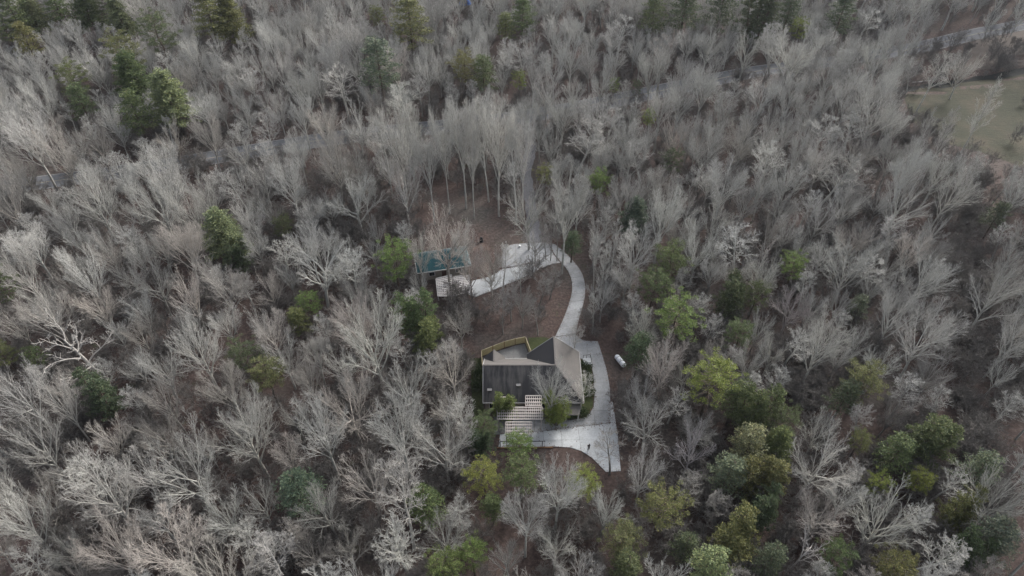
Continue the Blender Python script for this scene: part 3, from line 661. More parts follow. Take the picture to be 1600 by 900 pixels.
# ---- evergreens, one by one: px, py, width, kind, tone, label
YG, BG, MG, DG, OL, GG, PG = (.135,.160,.045), (.105,.135,.045), (.078,.098,.046), (.064,.080,.048), (.110,.115,.050), (.090,.108,.078), (.145,.158,.090)
EV = [
 (617,402,62,'round',BG,"rounded bright green pine just left of the teal cabin roof"),
 (347,365,66,'cone',PG,"pale yellow-green conical pine alone among bare trees left of the cabin"),
 (375,402,40,'cedar',DG,"small dark evergreen tucked below the pale conical pine"),
 (441,350,36,'round',MG,"small mid-green pine at the edge of the dark clearing left of the cabin"),
 (482,472,42,'round',BG,"small bright green pine between bare crowns below left of the cabin"),
 (465,498,40,'airy',OL,"dull sparse evergreen just beneath the small bright pine left of the cabin"),
 (379,552,58,'round',DG,"dark green pine up and left of the olive pine in the left woods"),
 (416,582,58,'round',OL,"olive-green bushy pine in the left woods beside a darker one"),
 (8,458,52,'round',MG,"dark green pine cut by the left edge of the view"),
 (10,562,42,'round',OL,"olive pine at the left edge below the dark green one"),
 (60,568,36,'round',MG,"small green pine right of the olive pine at the left edge"),
 (160,620,62,'cedar',DG,"dark evergreen beneath the bleached dead tree on the left"),
 (466,765,72,'airy',GG,"grey-green evergreen seen through bare limbs at lower left"),
 (592,104,62,'airy',GG,"grey-green pine with pale trunk showing in the upper woods"),
 (110,112,48,'round',OL,"olive pine left of the pale pine cluster in the upper left woods"),
 (122,150,44,'airy',MG,"sparse green pine below the olive pine at upper left"),
 (204,115,60,'cone',MG,"full green pine in the centre of the upper left cluster"),
 (188,72,58,'round',OL,"yellowish olive pine crown above the upper left cluster"),
 (262,148,62,'cone',PG,"pale green pine rightmost of the upper left cluster"),
 (208,168,54,'airy',MG,"open green pine at the bottom of the upper left cluster"),
 (187,25,46,'cone',PG,"pale layered pine near the top edge of the upper left woods"),
 (242,42,58,'round',MG,"dark rounded pine right of the pale layered one at the top left"),
 (325,18,54,'airy',OL,"pale sparse pine at the top edge, left of its twin"),
 (358,26,50,'cone',OL,"pale pine at the top edge, right of its sparse twin"),
 (18,18,52,'airy',MG,"green pine in the extreme top left corner"),
 (50,22,46,'cone',PG,"pale pine second from the top left corner"),
 (88,8,46,'airy',MG,"thin green pine third from the top left corner"),
 (135,14,48,'cone',MG,"green pine fourth from the top left corner"),
 (38,58,42,'airy',OL,"olive sparse pine below the top left corner group"),
 (8,42,40,'round',MG,"rounded green pine at the left edge near the top"),
 (165,-4,46,'round',DG,"dark pine cut by the top edge above the pale layered pine"),
 (725,102,46,'round',OL,"yellow-green bushy pine in the upper middle woods"),
 (755,112,44,'airy',MG,"dull green pine just right of the yellow-green one, upper middle"),
 (812,122,28,'round',YG,"tiny yellow-green pine top right of the dull green pine"),
 (817,25,44,'airy',MG,"tall dull green pine near the top edge, centre"),
 (790,42,32,'airy',OL,"thin olive pine left of the tall dull green pine at top centre"),
 (640,28,60,'airy',OL,"dull olive evergreen near the top edge left of the blue tarp"),
 (588,18,30,'round',OL,"small yellowish pine at the top edge left of the blue tarp"),
 (960,130,20,'round',BG,"tiny bright green pine, left of a pair above the road"),
 (996,134,22,'round',DG,"tiny dark green pine, right of a pair above the road"),
 (1016,176,28,'round',YG,"small yellow-green pine just below the far road"),
 (1052,246,38,'round',DG,"dark green pine crown amid bare trees right of the gravel drive"),
 (852,272,34,'round',OL,"olive-green pine right beside the gravel drive"),
 (937,281,40,'round',BG,"bright green pine crown between bare trees right of the gravel drive"),
 (992,335,48,'cone',GG,"blue-green pine with a pale trunk above the curved driveway"),
 (895,378,34,'airy',DG,"dark sparse evergreen behind the top of the driveway curve"),
 (1020,28,44,'airy',MG,"dull green pine near the top edge right of centre"),
 (1070,12,56,'airy',DG,"dark pine at the top edge, first of a dark row right of centre"),
 (1128,10,54,'airy',DG,"dark pine at the top edge, second of the dark row"),
 (1188,22,58,'cedar',DG,"dark evergreen left of the bright small one at upper right"),
 (1235,8,46,'airy',DG,"dark pine at the top edge above the bright small evergreen"),
 (1252,34,32,'round',YG,"small bright yellow-green pine at upper right"),
 (1320,8,46,'airy',DG,"dark pine at the top edge right of the bright small evergreen"),
 (648,494,62,'cedar',MG,"dark olive evergreen just below left of the slatted pergola by the cabin"),
 (668,524,54,'cedar',OL,"olive evergreen left of the rear fence, lower of a pair"),
 (1048,402,58,'round',MG,"green pine top of the column right of the curved driveway"),
 (1024,442,56,'round',MG,"darker green pine in the middle of the column right of the driveway"),
 (1058,492,76,'round',BG,"largest pine at the bottom of the column right of the driveway"),
 (1145,466,58,'cedar',DG,"dark evergreen left of its twin in the right-hand woods"),
 (1182,458,48,'round',MG,"green pine right of its darker twin in the right-hand woods"),
 (1241,413,46,'round',BG,"compact bright green pine standing alone on the right"),
 (1156,519,48,'round',MG,"small green pine below the dark twins on the right"),
 (1114,588,80,'round',YG,"big rounded bright yellow-green pine right of the propane tank"),
 (1342,480,34,'airy',GG,"small blue-green pine amid bare crowns at right"),
 (1352,592,64,'round',OL,"yellow-green pine with dark lower side at right"),
 (1322,618,50,'airy',DG,"dark evergreen behind the yellow-green pine at right"),
 (1000,545,52,'airy',DG,"thin dark evergreen just above the propane tank"),
 (1150,622,56,'airy',MG,"green evergreen under the big rounded pine"),
 (1183,640,70,'cedar',MG,"broad green evergreen at the top of the lower right thicket"),
 (1226,655,52,'round',MG,"green pine right side of the lower right thicket top"),
 (1172,690,62,'airy',PG,"pale feathery evergreen in the lower right thicket"),
 (1215,694,52,'cone',OL,"olive layered pine right of the pale feathery evergreen"),
 (1140,738,62,'airy',GG,"blue-grey evergreen at the left of the lower right thicket"),
 (1195,745,72,'cedar',OL,"broad olive evergreen at the centre of the lower right thicket"),
 (1195,795,56,'cedar',DG,"dark evergreen at the bottom of the lower right thicket"),
 (1452,690,76,'cedar',MG,"broad dark green evergreen left of the pale bare tree, far right"),
 (1402,708,60,'airy',MG,"sparse green evergreen left of the broad dark one, far right"),
 (1345,688,38,'round',OL,"small olive pine above the dense round bare tree"),
 (1372,757,46,'round',YG,"bright lime-green pine right of the dense round bare tree"),
 (1436,752,42,'round',YG,"smaller lime-green pine right of the first lime-green one"),
 (1500,800,58,'cedar',OL,"olive evergreen in the lower right corner woods"),
 (1555,842,70,'airy',GG,"blurry grey-green evergreen near the lower right corner"),
 (1512,862,60,'cedar',DG,"dark evergreen along the bottom edge at far right"),
 (1530,735,60,'airy',GG,"grey-green sparse evergreen above the corner woods"),
 (1556,340,38,'airy',DG,"small dark green evergreen near the right edge"),
 (1400,885,64,'round',OL,"yellow-green pine on the bottom edge right of the snag"),
 (1308,868,58,'round',MG,"round green pine right of the white snag at the bottom"),
 (1150,842,76,'cedar',OL,"olive-yellow evergreen left of the white snag at the bottom"),
 (1112,882,70,'airy',PG,"pale feathery evergreen on the bottom edge"),
 (1205,872,54,'airy',DG,"dark low evergreen just left of the white snag"),
 (1036,788,78,'round',OL,"golden olive pine below the lower end of the driveway"),
 (975,842,66,'round',OL,"olive pine on the lower slope, left of the golden one"),
 (980,885,56,'airy',MG,"dull green evergreen on the bottom edge under the olive pine"),
 (1072,852,48,'airy',DG,"dark evergreen between the golden and olive-yellow ones at the bottom"),
 (695,884,64,'round',BG,"bright green pine on the bottom edge, left of a pair"),
 (738,862,50,'round',BG,"bright green pine near the bottom edge, right of a pair"),
 (757,743,64,'round',YG,"bright lime pine below the left end of the concrete pad"),
 (815,737,64,'round',MG,"mid-green pine right of the lime pine below the concrete pad"),
 (770,790,44,'airy',MG,"small dull evergreen beneath the lime pine"),
 (665,785,60,'airy',MG,"faint dull green evergreen left of the lime pine"),
 (911,752,54,'round',YG,"bright lime pine inside the driveway's lower bend"),
 (868,638,44,'cedar',YG,"bright lime pine right of the front pergola against the house"),
 (788,634,38,'cedar',BG,"narrow green pine in front of the left side of the pergola"),
 (811,692,50,'round',BG,"green pine over the lower left of the concrete pad"),
 (757,664,46,'round',MG,"green bushy pine left of the front pergola"),
 (750,690,40,'cedar',DG,"dark evergreen at the left end of the concrete pad"),
]
k = 0
for px, py, wp_, kind, tone, lab in EV:
    pr_ = PROTO[kind][k % 3]; k += 1; rz = rnd.uniform(0, 6.28)
    small = {788: 9, 868: 9, 811: 9, 757: 10}.get(px)
    x, y, sxy, sz, rad, H = crown_spot(px, py, wp_*.97, pr_, small, 9 if wp_ < 50 else 12, 24, rz)
    tone = tuple(c*1.35*rnd.uniform(.93, 1.07) for c in tone)
    plant("pine_tree" if kind in ('round','cone','airy') else "evergreen_tree", pr_, x, y, sxy, sz, rz, lab, "tree", None, tone); TREES.append((x, y, rad*.8))

# ---- bare trees placed by their crowns: px, py, width, kind, height, label, tint
DARK = (.62,.60,.60); PINK = (.98,.92,.89); PALE = (1.03,1.02,1.0); N1 = (1,1,1)
BT = [
 (118,545,120,'dead',17,"bleached white dead tree spreading left over the dark woods",N1),
 (1268,850,66,'dead',15,"white dead snag at the bottom edge right of centre",N1),
 (1196,392,30,'dead',16,"thin pale dead tree above the compact bright pine",N1),
 (580,522,124,'mid',25,"large pale fan-shaped bare tree left of the rear fence",PALE),
 (502,405,128,'oak',21,"broad spreading bare tree left of the rounded bright pine",N1),
 (700,375,96,'mid',21,"pale bare tree rising in front of the teal cabin roof",PINK),
 (736,412,56,'mid',15,"small pale bare tree at the right end of the cabin roof",PINK),
 (556,300,112,'oak',21,"wide low bare tree left of the dark leafy clearing",N1),
 (888,300,72,'vase',30,"tall straight bare tree standing behind the driveway's upper curve",PALE),
 (825,322,88,'oak',20,"bare tree with wide limbs straddling the gravel drive",PALE),
 (690,685,120,'oak',20,"large silvery bare tree left of the concrete pad",PALE),
 (628,748,84,'thin',27,"tall narrow bare tree with feathery tufts at lower centre left",PALE),
 (700,565,86,'mid',18,"pinkish bare tree left of the house's end wall",PINK),
 (868,600,84,'mid',17,"bare tree rising in front of the streaked roof",N1),
 (914,600,40,'thin',12,"slim bare tree in the bed between house and driveway",PALE),
 (950,690,56,'thin',13,"dark-stemmed bare tree over the lower driveway",DARK),
 (1010,655,100,'oak',17,"bare tree leaning over the driveway's right edge",N1),
 (1035,558,72,'mid',20,"pinkish upright bare tree right of the propane tank",PINK),
 (880,758,88,'vase',20,"many-stemmed bare tree below the concrete pad",N1),
 (1080,700,84,'oak',15,"fuzzy purplish bare tree below the big rounded pine",(.95,.88,.95)),
 (1285,725,124,'oak',19,"dense round-crowned bare tree in the lower right woods",PALE),
 (1560,775,112,'oak',20,"bright pale bare tree at the lower right edge",PALE),
 (1385,805,110,'oak',20,"pale bare tree with crossing limbs below the lime-green pines",PALE),
 (1445,520,110,'mid',20,"bare fan-shaped tree left of the dark gully",N1),
 (1455,425,98,'mid',20,"full bare tree above the fan-shaped one by the gully",N1),
 (1328,405,100,'mid',19,"full bare tree in the middle of the right-hand woods",PALE),
 (1245,80,92,'oak',24,"large pale dome-shaped bare tree above the far road",PALE),
 (1168,75,62,'oak',22,"bare tree left of the pale dome-shaped one above the road",PALE),
 (1110,68,58,'oak',22,"bare tree two left of the pale dome-shaped one",N1),
 (1508,100,66,'oak',16,"low spreading bare tree between far road and creek",(1.05,1,.98)),
 (1468,108,40,'thin',22,"upright bare tree standing by the creek bend",PALE),
 (1540,168,34,'thin',28,"tall slender bare tree leaning over the green meadow",PALE),
 (1478,205,26,'thin',24,"thin dark-stemmed bare tree at the left side of the meadow",N1),
 (1446,205,24,'thin',22,"thin bare tree at the meadow's left corner",N1),
 (1368,165,92,'mid',24,"wide bare tree left of the meadow",PALE),
 (1412,305,92,'mid',21,"bare tree below the meadow's left corner",N1),
 (1290,860,0,'',0,"",N1),
 (290,730,140,'mid',24,"very large pale fan-shaped bare tree at lower left",PALE),
 (165,765,118,'mid',22,"big pale bare tree left of the very large one",PALE),
 (385,665,116,'mid',22,"big pale bare tree up and right of the very large one",PALE),
 (500,660,100,'vase',23,"pale bare tree between the large fan trees at lower left centre",N1),
 (30,620,96,'mid',20,"bare tree on the left edge beneath the olive pine",N1),
 (95,625,64,'mid',20,"bare tree left of the dark evergreen on the left",N1),
 (55,690,100,'oak',18,"crooked bare tree near the left edge of the lower woods",N1),
 (28,805,110,'mid',20,"large bare tree in the lower left corner",N1),
 (500,790,104,'oak',19,"bare tree with twisting limbs at lower left centre",PALE),
 (950,790,72,'oak',17,"bare tree with zigzag limbs beneath the driveway's tip",N1),
 (1008,735,66,'mid',16,"bare tree right of the driveway's tip",N1),
 (870,850,90,'oak',18,"forked silvery bare tree near the bottom centre",PALE),
 (790,868,70,'oak',15,"low bare tree between bottom pines and forked silvery tree",N1),
 (620,850,80,'thin',22,"feathery bare tree near the bottom edge left of the pines",PALE),
 (720,640,50,'thin',18,"slim bare tree up from the large silvery one",N1),
 (720,190,48,'vase',32,"tall clear-stemmed bare tree, first behind the leafy clearing",N1),
 (690,200,46,'vase',31,"tall clear-stemmed bare tree, left part of the stand behind the clearing",N1),
 (752,190,50,'vase',32,"tall clear-stemmed bare tree, centre of the stand behind the clearing",N1),
 (782,205,58,'vase',32,"tall bare tree with one low crooked limb behind the clearing",PALE),
 (622,200,62,'vase',31,"tall leaning bare tree left of the clearing stand",PALE),
 (665,225,56,'vase',29,"tall forked bare tree at the clearing's left rear",N1),
 (640,190,42,'vase',31,"tall bare tree crowded behind the leaning one",N1),
 (815,215,50,'vase',30,"tall bare tree left of the gravel drive",N1),
 (735,215,42,'vase',30,"slender tall bare tree inside the clearing stand",N1),
 (800,235,40,'thin',27,"thin bare tree between clearing and gravel drive",N1),
 (930,385,24,'thin',18,"slim bare tree right of the curved driveway",N1),
 (946,405,26,'thin',19,"second slim bare tree right of the curved driveway",N1),
 (962,365,26,'thin',20,"third slim bare tree further right of the curved driveway",N1),
 (852,445,38,'thin',11,"small bare tree inside the driveway curve",DARK),
 (800,455,44,'thin',12,"small bare tree beside the pale walkway",DARK),
 (770,400,52,'mid',11,"low bare tree at the left end of the parking pad",PINK),
 (720,500,62,'mid',12,"fine-branched bare tree between fence and walkway",(.8,.77,.76)),
 (655,442,44,'mid',12,"small bare tree left of the slatted pergola by the cabin",N1),
 (820,470,46,'mid',12,"fine-branched bare tree below the pale walkway",(.8,.77,.76)),
 (848,352,26,'thin',13,"slender dark tree, left of the three at the top of the driveway curve",DARK),
 (862,358,26,'thin',12,"slender dark tree, middle of the three at the top of the driveway curve",DARK),
 (872,356,23,'thin',12,"slender dark tree, right of the three at the top of the driveway curve",DARK),
 (868,432,37,'thin',11,"slim dark tree just inside the driveway curve",DARK),
 (786,470,37,'thin',13,"slim dark tree near the left part of the walkway",DARK),
 (835,480,34,'thin',11,"slim dark tree in the leafy patch above the fence",DARK),
 (790,395,40,'thin',13,"slim tree rising through the left of the parking pad",N1),
 (812,420,34,'thin',12,"slim tree beside the middle of the walkway",N1),
 (928,470,22,'thin',13,"slim tree close to the right side of the driveway",N1),
 (655,388,54,'mid',17,"fine bare tree veiling the left part of the teal roof",(.95,.93,.91)),
 (722,372,56,'mid',17,"fine bare tree screening the back right corner of the teal roof",N1),
 (765,425,50,'mid',12,"fine bare tree over the left half of the walkway",(.9,.87,.85)),
 (838,372,54,'oak',11,"low spreading bare tree at the back of the parking pad",N1),
 (900,520,36,'thin',11,"slim tree by the driveway's narrow neck",(.8,.78,.77)),
 (985,300,52,'mid',20,"bare tree above the blue-green pine",N1),
 (1040,320,66,'vase',26,"tall bare tree right of the blue-green pine",N1),
 (1092,380,84,'oak',18,"bare tree between two evergreen clumps on the right",N1),
 (1195,425,70,'mid',18,"bare tree left of the compact bright pine",PALE),
 (1240,475,78,'oak',16,"purplish fine-branched bare tree below the compact bright pine",(.85,.8,.82)),
 (1290,525,84,'mid',21,"bare tree at the edge of the dark leafy opening on the right",PALE),
 (1175,560,58,'oak',14,"low leaning bare tree right of the big rounded pine",N1),
 (1560,455,92,'oak',22,"large bare tree right of the dark gully",N1),
 (1590,530,80,'oak',20,"bare tree at the right edge beyond the gully",N1),
]
def tintv(t):
    k_ = rnd.uniform(.9,1.12); return tuple(c*k_*rnd.uniform(.99,1.01) for c in t)
nb = 0
for px, py, wp_, kind, hh, lab, tint in BT:
    if not kind: continue
    pr_ = PROTO[kind][nb % len(PROTO[kind])]; nb += 1; rz = rnd.uniform(0, 6.28)
    x, y, sxy, sz, rad, H = crown_spot(px, py, wp_*(.86 if kind != 'dead' else 1), pr_, hh, rz=rz)
    plant("bare_tree" if kind != 'dead' else "dead_tree", pr_, x, y, sxy, sz, rz, lab, "tree", None, tintv(tint)); TREES.append((x, y, rad*.75))
INDIV = nb

# ---- the rest of the wood: even random spacing, kept off the open places
OPEN = [  # ground (photo px) where no trunk stands
 [(735,560),(754,530),(790,520),(866,515),(880,480),(880,430),(860,415),(845,425),(740,470),(680,470),(640,440),(640,395),(735,380),(800,376),(860,374),(890,390),(918,420),(920,470),(908,515),(936,528),(948,560),(960,620),(975,740),(940,745),(900,712),(770,706),(735,640)],
 [(640,300),(700,290),(790,300),(815,375),(735,392),(660,380)],
 [(1410,150),(1440,130),(1600,112),(1800,100),(1900,320),(1640,285),(1560,262),(1480,240)],
 [(1500,300),(1540,320),(1535,420),(1525,560),(1540,700),(1580,760),(1560,830),(1500,720),(1480,600),(1485,450)],
 [(1230,560),(1290,565),(1290,640),(1250,650),(1215,610)], [(812,225),(840,225),(842,380),(812,380)], [(950,540),(990,540),(990,600),(950,600)],
 [(1440,80),(1800,50),(1800,100),(1440,125)],
 [(868,420),(880,400),(890,530),(760,530),(740,478),(840,430)],
]
OPENW = [[(atg(*p).x, atg(*p).y) for p in poly] for poly in OPEN]
KEEP = [  # picture regions a filler crown may not cover
 [(748,525),(866,515),(866,420),(845,405),(800,375),(865,372),(925,420),(922,510),(940,530),(985,545),(985,580),(955,600),(985,745),(930,745),(860,710),(745,708),(735,640),(750,600)],
 [(640,385),(760,375),(850,375),(850,430),(740,475),(675,470)],
 [(640,300),(700,270),(800,290),(815,370),(735,385),(660,370)],
 [(1120,108),(1210,95),(1210,116),(1120,130)], [(1440,50),(1530,38),(1530,60),(1440,80)], [(290,238),(350,230),(350,250),(290,256)], [(50,280),(105,274),(105,290),(50,298)],
 [(816,235),(842,235),(836,285),(814,285)], [(1410,128),(1600,110),(1610,265),(1520,250),(1425,215)],
 [(1488,300),(1535,330),(1530,400),(1542,560),(1558,700),(1535,740),(1500,690),(1485,500)], [(1235,565),(1285,570),(1280,640),(1240,640)], [(600,330),(640,320),(640,345),(600,350)],
 [(1430,110),(1600,95),(1600,120),(1430,140)], [(718,0),(742,0),(742,14),(718,14)], [(650,190),(690,190),(690,206),(650,208)],
]
SHOWN = []
def ok_fill(x, y, rad, H):
    if segd(x, y, road_line[::4]) < 4.7: return False
    for poly in OPENW:
        if inpoly(x, y, poly): return False
    smp = [(0,0,.45),(0,0,.7),(0,0,.97),(rad,0,.7),(-rad,0,.7),(rad*.7,0,.9),(-rad*.7,0,.9),(0,rad,.75),(0,-rad,.7)]
    for dx, dy, hz in smp:
        px, py, _ = proj(x+dx*.85, y+dy*.85, H*hz)
        for (a_, b2, r_, yb) in SHOWN:
            if y < yb and (px-a_)**2 + (py-b2)**2 < r_*r_: return False
        for poly in KEEP:
            if inpoly(px, py, poly): return False
    return True
n_ev = len(EV); bts = [b_ for b_ in BT if b_[3]]
for e_, (x_, y_, q_) in zip(EV, TREES[:n_ev]): SHOWN.append((e_[0], e_[1], e_[2]*.50, y_))
for e_, (x_, y_, q_) in zip(bts, TREES[n_ev:]): SHOWN.append((e_[0], e_[1], e_[2]*.30, y_))
cell = {}; CS = 8.0
def near(x, y, r_):
    ci, cj = int(x//CS), int(y//CS)
    for i in range(ci-2, ci+3):
        for j in range(cj-2, cj+3):
            for (a, b_, q) in cell.get((i,j), ()):
                if (a-x)**2 + (b_-y)**2 < (r_+q)**2: return True
    return False
def putc(x, y, q): cell.setdefault((int(x//CS), int(y//CS)), []).append((x, y, q))
for x, y, q in TREES: putc(x, y, min(q*.75, 4.2))
fill = []; tries = 0
while tries < 52000:
    tries += 1; y = rnd.uniform(26, 290); hw_ = .80*y + 45; x = rnd.uniform(-hw_, hw_)
    dense = sstep(60, 200, y); q = rnd.uniform(2.3, 4.3)*(1 - .10*dense)*(1.18 if y < 75 and abs(x) < 28 else .9 if y < 120 else 1)
    if near(x, y, q): continue
    kind = rnd.choices(['vase','mid','oak','thin'], [.36,.40,.14,.10] if y > 130 else [.2,.42,.30,.08])[0]
    D = q*2*rnd.uniform(1.15, 1.4); pr_ = rnd.choice(PROTO[kind]); H = min(27, max(12, D*rnd.uniform(1.8, 2.4)))
    px, py, t = proj(x, y, H*.7)
    if px < -90 or px > 1690 or py > 1000 or py < -60: continue
    if not ok_fill(x, y, D/2, H):
        if D > 7 or not (D := 5.0) or not ok_fill(x, y, 2.0, 11): continue
        H = 11; kind = 'thin'; pr_ = rnd.choice(PROTO[kind]); D = 4.2
    putc(x, y, q); fill.append(dict(x=x, y=y, D=D, H=H, pr=pr_, kind=kind, px=px, py=py, size=D*H/(t*t), rz=rnd.uniform(0, 6.28)))
inview = [f for f in fill if -30 < f['px'] < 1630 and -30 < f['py'] < 930]
inview.sort(key=lambda f: -f['size']); chosen = inview[:300-INDIV]; ids = set(id(f) for f in chosen); rest = [f for f in fill if id(f) not in ids]
def region(px, py):
    if py > 700: return "along the bottom left of the woods" if px < 420 else "between the concrete pad and the bottom edge" if px < 950 else "in the lower right woods below the thicket"
    if py > 480: return "at the left beside the bleached dead tree" if px < 330 else "in the woods left of the house" if px < 760 else "in the woods right of the house and propane tank" if px < 1280 else "near the dark gully at lower right"
    if py > 330: return "at the left edge level with the cabin" if px < 300 else "in the woods left of the cabin" if px < 700 else "right of the curved driveway" if px < 1150 else "in the woods at the right above the gully"
    if py > 180: return "on the left just below the far road" if px < 420 else "behind the cabin clearing" if px < 840 else "right of the gravel drive" if px < 1200 else "at the right below the far road"
    return "beyond the far road at the upper left" if px < 600 else "beyond the far road at top centre" if px < 1050 else "around the far road at the upper right"
FORM = {'vase': "upright fan-shaped", 'mid': "full-crowned", 'oak': "broad spreading", 'thin': "slender"}
MARKS = []
for px, py, wp_, kind, tone, lab in EV: MARKS.append((px, py, lab))
for px, py, wp_, kind, hh, lab, tint in BT:
    if kind: MARKS.append((px, py, lab))
MARKS += [(827,590,"house with the streaked grey roof"),(690,407,"cabin with the teal roof"),(790,535,"yellowish board fence"),(969,563,"white propane tank"),(850,395,"grey parking pad"),(905,470,"curved concrete driveway"),
    (955,735,"pointed lower end of the driveway"),(727,6,"blue tarp"),(1505,110,"creek"),(1520,190,"green meadow"),(1515,480,"dark gully"),(1262,600,"dark leafy opening on the right"),(830,250,"gravel drive"),(720,330,"leafy clearing behind the cabin")]
MARKS = [m_ for m_ in MARKS if len(m_[2].split()) <= 9]
used = set()
for f in chosen:
    pr_ = f['pr']; tn = rnd.choice([N1, N1, PALE, PINK, (.84,.83,.82), (.72,.69,.67)]); nm = {PALE: "pale grey", PINK: "pinkish grey"}.get(tn, "dark grey" if tn[0] < .8 else "grey")
    best = sorted(MARKS, key=lambda m_: math.hypot(m_[0]-f['px'], m_[1]-f['py'])); lab = None
    for m_ in best[:6]:
        dx, dy = f['px']-m_[0], f['py']-m_[1]; dr_ = ("right of" if dx > 0 else "left of") if abs(dx) > abs(dy) else ("below" if dy > 0 else "above")
        l_ = "%s bare %s tree %s the %s" % (FORM[f['kind']], nm, dr_, m_[2])
        if len(l_.split()) <= 16 and l_ not in used: lab = l_; break
    if lab is None: lab = "%s bare %s tree %s" % (FORM[f['kind']], nm, region(f['px'], f['py']))
    used.add(lab)
    plant("bare_tree", pr_, f['x'], f['y'], f['D']/pr_['D'], f['H']/pr_['H'], f['rz'], lab, "tree", "bare trees of the winter woods", tintv(tn))

# everything smaller: one object of instanced trees
hidden = bpy.data.collections.new("far_tree_kinds")
def gn_scatter(name, pts, coll, label, cat):
    me = bpy.data.meshes.new(name); me.from_pydata([(p[0], p[1], p[2]) for p in pts], [], [])
    for an, tp_, vals in (("rot",'FLOAT_VECTOR',[c_ for p in pts for c_ in p[3]]), ("scl",'FLOAT_VECTOR',[c_ for p in pts for c_ in p[4]])):
        a = me.attributes.new(an, tp_, 'POINT'); a.data.foreach_set("vector", vals)
    a = me.attributes.new("idx", 'INT', 'POINT'); a.data.foreach_set("value", [p[5] for p in pts])
    o = link(name, me); tag(o, label, cat, None, 'stuff')
    ng = bpy.data.node_groups.new(name, 'GeometryNodeTree'); ng.interface.new_socket("Geometry", in_out='INPUT', socket_type='NodeSocketGeometry'); ng.interface.new_socket("Geometry", in_out='OUTPUT', socket_type='NodeSocketGeometry')
    N = ng.nodes; i_ = N.new("NodeGroupInput"); o_ = N.new("NodeGroupOutput"); ip = N.new("GeometryNodeInstanceOnPoints"); ci = N.new("GeometryNodeCollectionInfo")
    ci.inputs["Collection"].default_value = coll; ci.inputs["Separate Children"].default_value = True; ci.inputs["Reset Children"].default_value = True
    def na(nm_, dt):
        n_ = N.new("GeometryNodeInputNamedAttribute"); n_.data_type = dt; n_.inputs[0].default_value = nm_; return [s for s in n_.outputs if s.enabled and s.name == "Attribute"][0]
    er = N.new("FunctionNodeEulerToRotation"); L = ng.links
    L.new(na("rot",'FLOAT_VECTOR'), er.inputs[0]); L.new(er.outputs[0], ip.inputs["Rotation"]); L.new(na("scl",'FLOAT_VECTOR'), ip.inputs["Scale"]); L.new(na("idx",'INT'), ip.inputs["Instance Index"])
    ip.inputs["Pick Instance"].default_value = True; L.new(i_.outputs[0], ip.inputs["Points"]); L.new(ci.outputs[0], ip.inputs["Instance"]); L.new(ip.outputs[0], o_.inputs[0])
    md = o.modifiers.new("scatter", 'NODES'); md.node_group = ng; return o
kinds = [p for k_ in ('vase','mid','oak','thin') for p in PROTO[k_]]
for i, p in enumerate(kinds):
    mb = MB(); mb.v = p['wv'].v + p['cv'].v; n0 = len(p['wv'].v); mb.f = p['wv'].f + [tuple(a+n0 for a in f) for f in p['cv'].f]
    me = mb.mesh("far_tree_%02d" % i, M['bark'], True); me.materials.append(M['twig']); nw = len(p['wv'].f)
    mi = np.zeros(len(me.polygons), dtype=np.int32); mi[nw:] = 1; me.polygons.foreach_set("material_index", mi)
    o = bpy.data.objects.new("far_tree_%02d" % i, me); hidden.objects.link(o); p['i'] = i
gn_scatter("background_trees", [(f['x'], f['y'], terr(f['x'], f['y']), (0,0,f['rz']), (f['D']/f['pr']['D'],)*2 + (f['H']/f['pr']['H'],), f['pr']['i']) for f in rest], hidden,
    "the rest of the dense bare grey winter woodland", "woodland")
# undergrowth
brush = bpy.data.collections.new("brush_kinds"); BP = dict(h=5, seg=(4,3,2,2,2), wob=(.15,.25,.3,.3,.3), up=(.02,.08,.08,.05,.05), tap=(.8,.8,.8,.7,.7), rmin=.018, maxlev=3, kids=(7,6,5,4), start=(.1,.15,.1,.1), ang=(.7,.7,.7,.7), len=(.6,.5,.5,.5), rr=(.6,.6,.6,.6), r=.05, L=.9)
for i in range(5):
    T = Tree(3000+i)
    for s_ in range(3): T.branch(Vector((T.r.uniform(-.5,.5), T.r.uniform(-.5,.5), 0)), Vector((T.r.uniform(-.3,.3), T.r.uniform(-.3,.3), 1)).normalized(), 4.5*T.r.uniform(.6,1), .045, 0, BP)
    mb = MB(); mb.v = T.w.v + T.c.v; n0 = len(T.w.v); mb.f = T.w.f + [tuple(a+n0 for a in f) for f in T.c.f]
    o = bpy.data.objects.new("brush_%d" % i, mb.mesh("brush_%d" % i, M['brush'], True)); brush.objects.link(o)
bp = []
for _ in range(8000):
    y = rnd.uniform(30, 285); x = rnd.uniform(-.78*y-35, .78*y+35)
    if segd(x, y, road_line[::4]) < 4.6: continue
    if any(inpoly(x, y, P_) for k_, P_ in enumerate(OPENW) if k_ in (0,5,6)): continue
    if inpoly(x, y, OPENW[1]) and rnd.random() < .85: continue
    if inpoly(x, y, OPENW[2]) and rnd.random() <   .92 + .07*sstep(1440, 1540, proj(x, y, 0)[0]): continue
    dn = .5 + .5*math.sin(x/17+1)*math.cos(y/13); 
    if rnd.random() > .35 + .65*dn: continue
    if any(inpoly(x, y, OPENW[k_]) for k_ in (4,6,8)) and rnd.random() < .75: continue
    s_ = rnd.uniform(.5, 1.5); tp_ = proj(x, y, 4.2*s_)
    if inpoly(tp_[0], tp_[1], KEEP[0]) and proj(x, y, 0)[1] > 560: continue
    bp.append((x, y, terr(x, y), (0,0,rnd.uniform(0,6.28)), (s_*rnd.uniform(.9,1.3), s_*rnd.uniform(.9,1.3), s_), rnd.randrange(5)))
